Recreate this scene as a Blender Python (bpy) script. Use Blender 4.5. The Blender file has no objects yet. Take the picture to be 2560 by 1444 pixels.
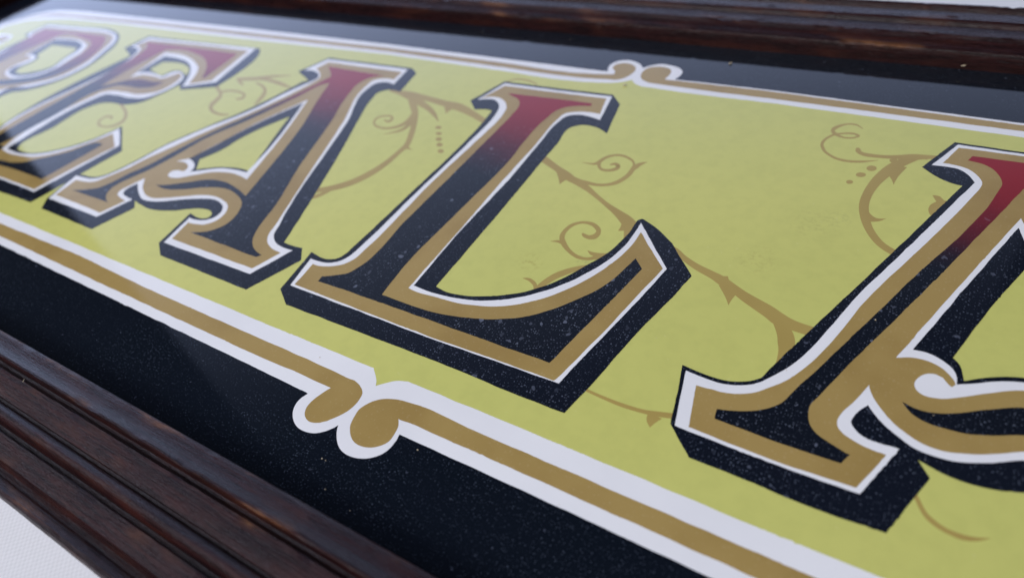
import bpy, bmesh, math, random
from mathutils import Matrix, Vector, noise
from mathutils.geometry import tessellate_polygon

# ------------------------------------------------------------------ camera, light, exposure
scene = bpy.context.scene
MM = 0.001
ZP = 0.007                      # height of the painted face above the table

cam = bpy.data.cameras.new('camera')
cam.sensor_width = 36.0
cam.lens = 22.742
cam.clip_start = 0.005
cam.clip_end = 50.0
cam_ob = bpy.data.objects.new('camera', cam)
scene.collection.objects.link(cam_ob)
CAM_POS = Vector((0.075, -0.107, ZP + 0.1))
rot = (Matrix.Rotation(0.67910756, 4, 'Z') @ Matrix.Rotation(0.79231861, 4, 'X')
       @ Matrix.Rotation(-0.22413697, 4, 'Z'))
cam_ob.matrix_world = Matrix.Translation(CAM_POS) @ rot
cam.dof.use_dof = True
cam.dof.focus_distance = 0.133
cam.dof.aperture_fstop = 11.5
scene.camera = cam_ob

world = bpy.data.worlds.new('World')
scene.world = world
world.use_nodes = True
bgn = world.node_tree.nodes['Background']
bgn.inputs['Color'].default_value = (0.78, 0.86, 1.0, 1)
bgn.inputs['Strength'].default_value = 0.035

def window_light(name, azimuth, dist, offset, z0, z1, width, radiance, colour):
    """upright rectangular window facing the sign"""
    d = Vector((math.cos(math.radians(azimuth)), math.sin(math.radians(azimuth)), 0))
    side = Vector((d.y, -d.x, 0))           # to the right when looking along d
    la = bpy.data.lights.new(name, 'AREA')
    la.shape = 'RECTANGLE'
    la.size = width
    la.size_y = z1 - z0
    la.energy = radiance * width * (z1 - z0) * math.pi
    la.color = colour
    ob = bpy.data.objects.new(name, la)
    c = Vector((CAM_POS.x, CAM_POS.y, 0)) + d * dist + side * offset
    c.z = (z0 + z1) / 2
    zax = d                                   # lamp shines along its local -Z
    yax = Vector((0, 0, 1))
    xax = yax.cross(zax)
    m = Matrix((xax, yax, zax)).transposed().to_4x4()
    m.translation = c
    ob.matrix_world = m
    scene.collection.objects.link(ob)
    return ob

def fade_upwards(ob, power):
    """sky seen through a tall window: brightest low down, fading towards the lintel"""
    la = ob.data
    la.use_nodes = True
    nt = la.node_tree
    em = nt.nodes['Emission']
    g = nt.nodes.new('ShaderNodeNewGeometry')
    s = nt.nodes.new('ShaderNodeSeparateXYZ')
    nt.links.new(g.outputs['Position'], s.inputs[0])
    r = nt.nodes.new('ShaderNodeMapRange')
    r.inputs[1].default_value = 0.05
    r.inputs[2].default_value = ob.location.z * 2
    r.inputs[3].default_value = 1.0
    r.inputs[4].default_value = 0.0
    nt.links.new(s.outputs['Z'], r.inputs[0])
    p = nt.nodes.new('ShaderNodeMath')
    p.operation = 'POWER'
    p.inputs[1].default_value = power
    nt.links.new(r.outputs[0], p.inputs[0])
    nt.links.new(p.outputs[0], em.inputs['Strength'])

w = window_light('window_wide', 125, 1.4, 0.18, 0.03, 2.2, 2.64, 2.9, (0.55, 0.66, 1.0))
fade_upwards(w, 2.5)

fill_lamp = bpy.data.lights.new('fill_light', 'AREA')  # unseen soft fill added behind the camera to brighten sign and cloth
fill_lamp.shape = 'RECTANGLE'
fill_lamp.size, fill_lamp.size_y = 1.0, 0.6
fill_lamp.energy = 17.5
fill_lamp.color = (0.96, 0.97, 1.0)
fill_ob = bpy.data.objects.new('fill_light', fill_lamp)
fill_ob.location = CAM_POS + Vector((-0.15, -1.10, 0.80))
fill_ob.rotation_euler = (Vector((-0.1, 0, 0.0)) - fill_ob.location).to_track_quat('-Z', 'Y').to_euler()
scene.collection.objects.link(fill_ob)

ceil = bpy.data.lights.new('ceiling_light', 'AREA')
ceil.shape = 'RECTANGLE'
ceil.size, ceil.size_y = 2.0, 0.7
ceil.energy = 13.0
ceil.color = (0.80, 0.82, 1.0)
ceil_ob = bpy.data.objects.new('ceiling_light', ceil)
ceil_ob.location = CAM_POS + Vector((-1.25, -0.33, 0.9))
scene.collection.objects.link(ceil_ob)

vs = scene.view_settings
vs.view_transform = 'Standard'
vs.look = 'None'
vs.exposure = 0.0
vs.gamma = 1.0
vs.use_curve_mapping = False
scene.cycles.use_denoising = True
scene.cycles.max_bounces = 8

# ------------------------------------------------------------------ node helpers
def new_mat(name):
    m = bpy.data.materials.new(name)
    m.use_nodes = True
    nt = m.node_tree
    return m, nt, nt.nodes['Principled BSDF']

def node(nt, kind, **kw):
    n = nt.nodes.new(kind)
    for k, v in kw.items():
        if k in n.inputs:
            n.inputs[k].default_value = v
        else:
            setattr(n, k, v)
    return n

def mixc(nt, fac, a, b):
    n = nt.nodes.new('ShaderNodeMix')
    n.data_type = 'RGBA'
    for sock, v in ((n.inputs[0], fac), (n.inputs[6], a), (n.inputs[7], b)):
        if isinstance(v, bpy.types.NodeSocket):
            nt.links.new(v, sock)
        elif isinstance(v, (int, float)):
            sock.default_value = v
        else:
            sock.default_value = (*v, 1) if len(v) == 3 else v
    return n.outputs[2]

def math_n(nt, op, a, b=None, clamp=False):
    n = nt.nodes.new('ShaderNodeMath')
    n.operation = op
    n.use_clamp = clamp
    for i, v in enumerate((a, b)):
        if v is None:
            continue
        if isinstance(v, bpy.types.NodeSocket):
            nt.links.new(v, n.inputs[i])
        else:
            n.inputs[i].default_value = v
    return n.outputs[0]

def ramp(nt, src, lo, hi, a=0.0, b=1.0):
    n = nt.nodes.new('ShaderNodeMapRange')
    n.interpolation_type = 'SMOOTHSTEP'
    nt.links.new(src, n.inputs[0])
    n.inputs[1].default_value = lo
    n.inputs[2].default_value = hi
    n.inputs[3].default_value = a
    n.inputs[4].default_value = b
    return n.outputs[0]

def world_mm(nt):
    """position on the sign in millimetres"""
    g = nt.nodes.new('ShaderNodeNewGeometry')
    v = nt.nodes.new('ShaderNodeVectorMath')
    v.operation = 'SCALE'
    v.inputs['Scale'].default_value = 1000.0
    nt.links.new(g.outputs['Position'], v.inputs[0])
    return v.outputs[0]

def gloss(nt, b, rough=0.06):
    """smooth clear face over the paint"""
    b.inputs['Roughness'].default_value = 0.6
    b.inputs['Specular IOR Level'].default_value = 0.0
    b.inputs['Coat Weight'].default_value = 1.0
    b.inputs['Coat Roughness'].default_value = rough
    b.inputs['Coat IOR'].default_value = 1.5

def tex(nt, kind, pos, scale, **kw):
    n = node(nt, kind, **kw)
    nt.links.new(pos, n.inputs['Vector'])
    n.inputs['Scale'].default_value = scale
    return n

def specks(nt, pos, cell, lo, hi, seed, power=3.0):
    """random dots: one per Voronoi cell, radius drawn per cell, edges wobbled"""
    nz = tex(nt, 'ShaderNodeTexNoise', pos, 1.6 / cell, Detail=2.0)
    off = node(nt, 'ShaderNodeVectorMath', operation='MULTIPLY_ADD')
    nt.links.new(nz.outputs['Color'], off.inputs[0])
    off.inputs[1].default_value = (cell * .8,) * 3
    nt.links.new(pos, off.inputs[2])
    sh = node(nt, 'ShaderNodeVectorMath', operation='MULTIPLY_ADD')
    nt.links.new(off.outputs[0], sh.inputs[0])
    sh.inputs[1].default_value = (1, 1, 0)
    sh.inputs[2].default_value = (seed * 7.3, seed * 3.1, 0)
    v = tex(nt, 'ShaderNodeTexVoronoi', sh.outputs[0], 1.0 / cell, voronoi_dimensions='2D', Randomness=1.0)
    sep = node(nt, 'ShaderNodeSeparateColor')
    nt.links.new(v.outputs['Color'], sep.inputs[0])
    p = math_n(nt, 'POWER', sep.outputs[0], power)
    r = math_n(nt, 'MULTIPLY_ADD', p, hi - lo)
    r.node.inputs[2].default_value = lo
    d = math_n(nt, 'SUBTRACT', r, v.outputs['Distance'])
    return ramp(nt, d, -0.02, 0.05), sep.outputs[1]

# ------------------------------------------------------------------ materials
def mat_black(name, base, big):
    m, nt, b = new_mat(name)
    gloss(nt, b)
    p = world_mm(nt)
    cloud = tex(nt, 'ShaderNodeTexNoise', p, 0.045, Detail=3.0)
    dens = ramp(nt, cloud.outputs['Fac'], 0.36, 0.62, 0.5, 1.0)
    f, t = specks(nt, p, 0.55 if big else 0.45, 0.04, 0.33 if big else 0.30, 1, 1.8)
    f2, t2 = specks(nt, p, 2.1, -0.25, 0.27 if big else 0.14, 2)
    a = math_n(nt, 'MULTIPLY', f, dens)
    a = math_n(nt, 'MULTIPLY', a, ramp(nt, t, 0.0, 1.0, 0.25, 1.0))
    c = mixc(nt, a, base, (0.085, 0.10, 0.135) if big else (0.05, 0.062, 0.085))
    c = mixc(nt, math_n(nt, 'MULTIPLY', f2, ramp(nt, t2, 0.2, 0.9, 0.1, 0.6)), c, (0.11, 0.125, 0.17))
    nt.links.new(c, b.inputs['Base Color'])
    return m

def mat_field():
    m, nt, b = new_mat('yellow_paint')
    gloss(nt, b)
    p = world_mm(nt)
    n1 = tex(nt, 'ShaderNodeTexNoise', p, 0.012, Detail=3.0)
    n2 = tex(nt, 'ShaderNodeTexNoise', p, 0.35, Detail=4.0)
    c = mixc(nt, ramp(nt, n1.outputs['Fac'], 0.35, 0.65), (0.635, 0.620, 0.175), (0.605, 0.600, 0.170))
    c = mixc(nt, ramp(nt, n2.outputs['Fac'], 0.35, 0.75, 0.0, 0.10), c, (0.30, 0.31, 0.08))
    # faint dirt marks left on the paint
    n3 = tex(nt, 'ShaderNodeTexNoise', p, 0.9, Detail=5.0, Roughness=0.7)
    for (x, y, r, k, col) in STAINS:
        d = node(nt, 'ShaderNodeVectorMath', operation='DISTANCE')
        nt.links.new(p, d.inputs[0])
        d.inputs[1].default_value = (x, y, ZP * 1000)
        f = ramp(nt, d.outputs['Value'], 0.0, r, 1.0, 0.0)
        f = math_n(nt, 'MULTIPLY', f, ramp(nt, n3.outputs['Fac'], 0.45, 0.7, 0.0, k))
        c = mixc(nt, f, c, col)
    f, t = specks(nt, p, 2.8, -0.12, 0.10, 5)
    c = mixc(nt, math_n(nt, 'MULTIPLY', f, 0.45), c, (0.66, 0.64, 0.26))
    nt.links.new(c, b.inputs['Base Color'])
    return m

def mat_plain(name, col, col2, scale, amount, flecks=0.0):
    m, nt, b = new_mat(name)
    gloss(nt, b)
    p = world_mm(nt)
    n = tex(nt, 'ShaderNodeTexNoise', p, scale, Detail=4.0)
    c = mixc(nt, ramp(nt, n.outputs['Fac'], 0.4, 0.7, 0.0, amount), col, col2)
    if flecks:
        f, t = specks(nt, p, 0.7, 0.0, 0.30, 3)
        c = mixc(nt, math_n(nt, 'MULTIPLY', f, flecks), c, (0.62, 0.50, 0.30))
    nt.links.new(c, b.inputs['Base Color'])
    return m

def mat_fill():
    """letter face: sprayed red at the head blending to black below"""
    m, nt, b = new_mat('letter_face_paint')
    gloss(nt, b)
    p = world_mm(nt)
    sep = node(nt, 'ShaderNodeSeparateXYZ')
    nt.links.new(p, sep.inputs[0])
    cl = tex(nt, 'ShaderNodeTexNoise', p, 0.09, Detail=2.0)
    y = math_n(nt, 'MULTIPLY_ADD', cl.outputs['Fac'], 9.0)
    nt.links.new(sep.outputs['Y'], y.node.inputs[2])
    red = ramp(nt, y, 10.0, 49.0)
    cloud = tex(nt, 'ShaderNodeTexNoise', p, 0.05, Detail=3.0)
    dens = ramp(nt, cloud.outputs['Fac'], 0.36, 0.6, 0.35, 1.0)
    f, t = specks(nt, p, 0.55, 0.04, 0.34, 1, 1.8)
    f2, t2 = specks(nt, p, 2.1, -0.22, 0.30, 2)
    c = mixc(nt, math_n(nt, 'MULTIPLY', math_n(nt, 'MULTIPLY', f, dens), ramp(nt, t, 0, 1, 0.25, 1.0)),
             (0.006, 0.0085, 0.015), (0.10, 0.115, 0.15))
    c = mixc(nt, math_n(nt, 'MULTIPLY', f2, ramp(nt, t2, 0.2, 0.9, 0.25, 0.9)), c, (0.12, 0.135, 0.18))
    c = mixc(nt, red, c, (0.28, 0.008, 0.013))
    nt.links.new(c, b.inputs['Base Color'])
    return m

def mat_wood():
    m, nt, b = new_mat('stained_wood')
    uv = node(nt, 'ShaderNodeUVMap', uv_map='grain')
    def stretched(sx, sy):
        mp = node(nt, 'ShaderNodeMapping')
        mp.inputs['Scale'].default_value = (sx, sy, 1)
        nt.links.new(uv.outputs[0], mp.inputs['Vector'])
        return mp.outputs[0]
    s1 = tex(nt, 'ShaderNodeTexNoise', stretched(0.05, 1.0), 1.0, Detail=5.0, Roughness=0.65)
    s2 = tex(nt, 'ShaderNodeTexNoise', stretched(0.28, 3.4), 1.0, Detail=3.0, Roughness=0.6)
    s3 = tex(nt, 'ShaderNodeTexNoise', stretched(0.05, 0.16), 1.0, Detail=4.0)
    at = node(nt, 'ShaderNodeAttribute', attribute_name='wear')
    s4 = tex(nt, 'ShaderNodeTexNoise', stretched(0.12, 2.3), 1.0, Detail=4.0, Roughness=0.7)
    c = mixc(nt, ramp(nt, s1.outputs['Fac'], 0.35, 0.68), (0.010, 0.0034, 0.0042), (0.030, 0.0085, 0.0085))
    c = mixc(nt, ramp(nt, s3.outputs['Fac'], 0.45, 0.7, 0.0, 0.5), c, (0.058, 0.016, 0.009))
    c = mixc(nt, ramp(nt, s4.outputs['Fac'], 0.50, 0.36, 0.0, 0.8), c, (0.006, 0.003, 0.0035))
    c = mixc(nt, ramp(nt, s2.outputs['Fac'], 0.62, 0.74, 0.0, 0.4), c, (0.10, 0.05, 0.04))
    w = math_n(nt, 'MULTIPLY', at.outputs['Fac'], ramp(nt, s3.outputs['Fac'], 0.54, 0.74))
    w = math_n(nt, 'MULTIPLY', w, ramp(nt, s2.outputs['Fac'], 0.3, 0.6, 0.35, 1.0))
    c = mixc(nt, w, c, (0.34, 0.15, 0.055))
    nt.links.new(c, b.inputs['Base Color'])
    nt.links.new(ramp(nt, s2.outputs['Fac'], 0.3, 0.7, 0.22, 0.36), b.inputs['Roughness'])
    b.inputs['Specular IOR Level'].default_value = 0.20
    bp = node(nt, 'ShaderNodeBump', Strength=0.55, Distance=0.0003)
    nt.links.new(s4.outputs['Fac'], bp.inputs['Height'])
    nt.links.new(bp.outputs[0], b.inputs['Normal'])
    return m

def mat_table():
    m, nt, b = new_mat('white_cloth')
    p = world_mm(nt)
    sep = node(nt, 'ShaderNodeSeparateXYZ')
    nt.links.new(p, sep.inputs[0])
    wx = math_n(nt, 'SINE', math_n(nt, 'MULTIPLY', sep.outputs['X'], 5.2))
    wy = math_n(nt, 'SINE', math_n(nt, 'MULTIPLY', sep.outputs['Y'], 5.2))
    n = tex(nt, 'ShaderNodeTexNoise', p, 0.8, Detail=3.0)
    h = math_n(nt, 'MULTIPLY', wx, wy)
    h2 = math_n(nt, 'MULTIPLY_ADD', n.outputs['Fac'], 1.2)
    nt.links.new(h, h2.node.inputs[2])
    nt.links.new(mixc(nt, ramp(nt, h2, -0.6, 1.4), (0.75, 0.75, 0.77), (0.80, 0.80, 0.82)), b.inputs['Base Color'])
    b.inputs['Roughness'].default_value = 0.8
    bp = node(nt, 'ShaderNodeBump', Strength=0.15, Distance=0.00012)
    nt.links.new(h2, bp.inputs['Height'])
    nt.links.new(bp.outputs[0], b.inputs['Normal'])
    return m

STAINS = [(11.0,-19.1,4.5,0.5,(0.33,0.24,0.05)),(56.5,-1.8,7,0.28,(0.3,0.22,0.06)),(64.3,13.3,8,0.24,(0.28,0.23,0.07)),(22.3,-14.3,3,0.4,(0.22,0.22,0.08)),(69.2,17.1,4,0.3,(0.2,0.2,0.08)),(40.4,-26.3,9,0.12,(0.3,0.3,0.07))]
M_PANEL = mat_black('black_panel_paint', (0.004, 0.0065, 0.012), False)
M_SHADE = mat_black('black_shade_paint', (0.006, 0.0085, 0.016), True)
M_FIELD = mat_field()
M_WHITE = mat_plain('white_paint', (0.86, 0.85, 0.85), (0.78, 0.77, 0.78), 0.05, 0.5)
M_GOLD = mat_plain('gold_paint', (0.40, 0.275, 0.092), (0.31, 0.20, 0.06), 0.06, 0.6, 0.15)
M_VINE = mat_plain('vine_paint', (0.44, 0.325, 0.095), (0.39, 0.28, 0.08), 0.08, 0.6)
M_FACE = mat_fill()
M_WOOD = mat_wood()
M_TABLE = mat_table()
M_DUST = bpy.data.materials.new('dust')
M_DUST.use_nodes = True
M_DUST.node_tree.nodes['Principled BSDF'].inputs['Base Color'].default_value = (0.55, 0.45, 0.30, 1)

# ------------------------------------------------------------------ object helpers
def link(name, mesh, mat, parent=None):
    ob = bpy.data.objects.new(name, mesh)
    if mat:
        mesh.materials.append(mat)
    scene.collection.objects.link(ob)
    ob.parent = parent
    return ob

def spline(path, step=0.55, rough=0.05, seed=0):
    """closed outline in mm through the points; a third value marks a corner.
    The edge gets the small wobble of a hand-cut paint edge."""
    n = len(path)
    pts = [Vector((p[0], p[1])) for p in path]
    cor = [len(p) > 2 for p in path]
    out = []
    for i in range(n):
        p1, p2 = pts[i], pts[(i + 1) % n]
        p0 = p1 + (p1 - p2) * 0.0 if cor[i] else pts[i - 1]
        p3 = p2 if cor[(i + 1) % n] else pts[(i + 2) % n]
        d = (p2 - p1).length
        if d < 1e-6:
            continue
        # centripetal tangents keep unevenly spaced points from looping
        if cor[i]:
            m1 = None
        else:
            d0 = max((p1 - p0).length, 1e-4)
            m1 = ((p1 - p0) / d0 * d + (p2 - p1) / d * d0) / (d0 + d) * d
        if cor[(i + 1) % n]:
            m2 = None
        else:
            d2 = max((p3 - p2).length, 1e-4)
            m2 = ((p2 - p1) / d * d2 + (p3 - p2) / d2 * d) / (d + d2) * d
        if m1 is None and m2 is None:
            m1 = m2 = p2 - p1
        elif m1 is None:
            m1 = 1.5 * (p2 - p1) - 0.5 * m2
        elif m2 is None:
            m2 = 1.5 * (p2 - p1) - 0.5 * m1
        k = max(1, int(d / step))
        for j in range(k):
            t = j / k
            t2, t3 = t * t, t * t * t
            q = p1 * (2 * t3 - 3 * t2 + 1) + m1 * (t3 - 2 * t2 + t) + p2 * (3 * t2 - 2 * t3) + m2 * (t3 - t2)
            out.append((q, j == 0 and cor[i]))
    res = []
    m = len(out)
    for i, (q, c) in enumerate(out):
        if c:
            res.append(q)
            continue
        t = out[(i + 1) % m][0] - out[i - 1][0]
        nrm = Vector((-t.y, t.x))
        if nrm.length > 0:
            nrm.normalize()
        a = noise.noise(Vector((q.x * 0.25, q.y * 0.25, seed)))
        gate = max(0.0, noise.noise(Vector((q.x * 0.11, q.y * 0.11, seed + 5))) - 0.05)
        a += 2.6 * gate * noise.noise(Vector((q.x * 2.3, q.y * 2.3, seed + 9)))
        res.append(q + nrm * a * rough)
    return res

def sheet(name, loops, z, mat, parent, rough=0.12, seed=0):
    """paint layer: filled outline (with holes) lying z mm above the panel"""
    vl = [[Vector((p.x, p.y, 0)) for p in spline(l, rough=rough, seed=seed)] for l in loops]
    tris = tessellate_polygon(vl)
    flat = [p for l in vl for p in l]
    vz = ZP + z * MM
    me = bpy.data.meshes.new(name)
    fs = []
    for a, b, c in tris:
        A, B, Cc = flat[a], flat[b], flat[c]
        cr = (B.x - A.x) * (Cc.y - A.y) - (B.y - A.y) * (Cc.x - A.x)
        if abs(cr) < 1e-9:
            continue
        fs.append((a, b, c) if cr > 0 else (a, c, b))
    me.from_pydata([(p.x * MM, p.y * MM, vz) for p in flat], [], fs)
    me.update()
    return link(name, me, mat, parent)

def strip(name, rows, z, mat, parent):
    """brush stroke from its left and right edges"""
    vz = ZP + z * MM
    vs_, fs = [], []
    for xl, yl, xr, yr in rows:
        vs_ += [(xl * MM, yl * MM, vz), (xr * MM, yr * MM, vz)]
    for i in range(len(rows) - 1):
        a = 2 * i
        A, B, Cc = vs_[a], vs_[a + 1], vs_[a + 2]
        cr = (B[0] - A[0]) * (Cc[1] - A[1]) - (B[1] - A[1]) * (Cc[0] - A[0])
        fs.append((a, a + 1, a + 3, a + 2) if cr > 0 else (a, a + 2, a + 3, a + 1))
    me = bpy.data.meshes.new(name)
    me.from_pydata(vs_, [], fs)
    me.update()
    return link(name, me, mat, parent)

# ------------------------------------------------------------------ table
def build_table():
    me = bpy.data.meshes.new('table_top')
    bm = bmesh.new()
    bmesh.ops.create_grid(bm, x_segments=8, y_segments=8, size=1.6)
    for v in bm.verts:
        v.co.z = 0
    bm.to_mesh(me)
    bm.free()
    ob = link('table_top', me, M_TABLE)
    ob['kind'] = 'structure'
    ob['label'] = 'white woven cloth covered table under the framed sign'
build_table()

# ------------------------------------------------------------------ the sign
sign = bpy.data.objects.new('framed_sign', None)
sign.empty_display_size = 0.05
scene.collection.objects.link(sign)
sign['label'] = 'long yellow painted sign with ornate shaded letters in a dark wooden frame'
sign['category'] = 'sign'

X1, Y0, Y1 = 371.8, -88.0, 87.8      # inner edges of the frame, mm

def build_panel():
    bm = bmesh.new()
    bmesh.ops.create_cube(bm, size=1.0)
    for v in bm.verts:
        v.co.x *= (2 * X1 - 0.02) * MM
        v.co.y = (v.co.y * (Y1 - Y0 - 0.02) + (Y0 + Y1) / 2) * MM
        v.co.z = ZP - 0.003 if v.co.z < 0 else ZP
    me = bpy.data.meshes.new('panel')
    bm.to_mesh(me)
    bm.free()
    return link('panel', me, M_PANEL, sign)
panel = build_panel()

PROFILE = [  # distance outwards from the sight edge, height above the painted face, edge wear
 (0, -7, 0), (0, 0, 0), (0, 2.2, 0), (0, 4.3, .1), (.25, 4.85, .8), (.9, 5.15, .55), (1.8, 5.3, .1), (2.8, 5.55, 0), (3.7, 6.0, .1),
 (4.35, 6.55, .4), (4.75, 6.9, .8), (5.15, 6.95, .8), (5.4, 6.7, .4), (5.5, 6.0, 0), (5.7, 4.9, 0), (6.2, 4.7, 0), (6.7, 4.9, 0),
 (6.85, 5.9, .1), (7.0, 6.1, .35), (8.2, 6.15, .05), (9.6, 6.15, .05), (11.3, 6.1, .05), (11.6, 6.0, .25), (11.7, 5.0, 0), (12.2, 4.9, 0),
 (12.4, 5.5, 0), (12.7, 6.2, .1), (13.2, 6.75, .05), (13.8, 7.05, .12), (14.3, 7.05, .12), (14.8, 6.8, .05), (15.2, 6.3, 0), (15.5, 5.6, 0), (15.7, 4.8, 0),
 (16.4, 4.7, 0), (16.55, 5.9, .1), (16.75, 6.1, .35), (18.6, 6.1, .05), (20.4, 6.0, .2), (20.6, 5.5, 0), (21.3, 4.7, 0), (22.3, 4.9, .05),
 (23.1, 6.1, .5), (23.9, 6.65, .9), (24.6, 6.55, 1), (25.0, 5.9, .8), (25.1, 4.5, .3), (25.1, 1, 0), (24.9, -7, 0)]

def build_rail(p, q, outward, seed):
    """moulded rail from corner p to corner q (mm, sight edge), mitred at both ends"""
    p, q, o = Vector(p), Vector(q), Vector(outward)
    t = (q - p).normalized()
    L = (q - p).length
    n = int(L / 1.3)
    verts, uvs, wear = [], [], []
    k = len(PROFILE)
    arc = [0.0]
    for a, b in zip(PROFILE, PROFILE[1:]):
        arc.append(arc[-1] + math.hypot(b[0] - a[0], b[1] - a[1]))
    for i in range(n + 1):
        s = i / n
        for v, (d, z, w) in zip(arc, PROFILE):
            u = -d + s * (L + 2 * d)
            dz = dd = chipped = 0.0
            if z > 0.5:
                dz = 0.10 * noise.noise(Vector((u * 0.05, d * 0.3, seed))) + 0.04 * noise.noise(Vector((u * 0.5, d, seed)))
                if w > 0.3:
                    c = noise.noise(Vector((u * 0.16, d * 0.12, seed + 31))) + 0.45 * noise.noise(Vector((u * 0.6, d * 0.3, seed + 7)))
                    chip = max(0.0, c - 0.30) * 1.5 * w
                    dz -= min(chip, 0.7)
                    chipped = min(1.0, chip * 2.5)
                    dd = 0.08 * noise.noise(Vector((u * 0.3, 3.0, seed)))
            co = p + t * u + o * (d + dd)
            verts.append((co.x * MM, co.y * MM, ZP + (z + dz) * MM))
            uvs.append((u, v))
            wear.append(min(1.0, w + chipped))
    faces = []
    for i in range(n):
        for j in range(k):
            a, b = i * k + j, i * k + (j + 1) % k
            faces.append((a, b, b + k, a + k))
    faces.append(tuple(range(k)))
    faces.append(tuple(reversed(range(n * k, (n + 1) * k))))
    me = bpy.data.meshes.new('frame_rail')
    me.from_pydata(verts, [], faces)
    uvl = me.uv_layers.new(name='grain')
    for lp in me.loops:
        uvl.data[lp.index].uv = (uvs[lp.vertex_index][0] + seed * 137.0, uvs[lp.vertex_index][1] + seed * 11)
    at = me.attributes.new('wear', 'FLOAT', 'POINT')
    at.data.foreach_set('value', wear)
    bm = bmesh.new()
    bm.from_mesh(me)
    bmesh.ops.recalc_face_normals(bm, faces=bm.faces)
    bm.to_mesh(me)
    bm.free()
    for f in me.polygons:
        f.use_smooth = True
    me.set_sharp_from_angle(angle=math.radians(32))
    return link('frame_rail', me, M_WOOD, sign)

rail = build_rail((-X1, Y0), (X1, Y0), (0, -1), 1)
rail['label'] = 'dark moulded frame rail along the lower edge with chipped beads'
rail = build_rail((X1, Y1), (-X1, Y1), (0, 1), 2)
rail['label'] = 'dark moulded frame rail along the upper edge'
build_rail((-X1, Y1), (-X1, Y0), (-1, 0), 3)
build_rail((X1, Y0), (X1, Y1), (1, 0), 4)

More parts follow.
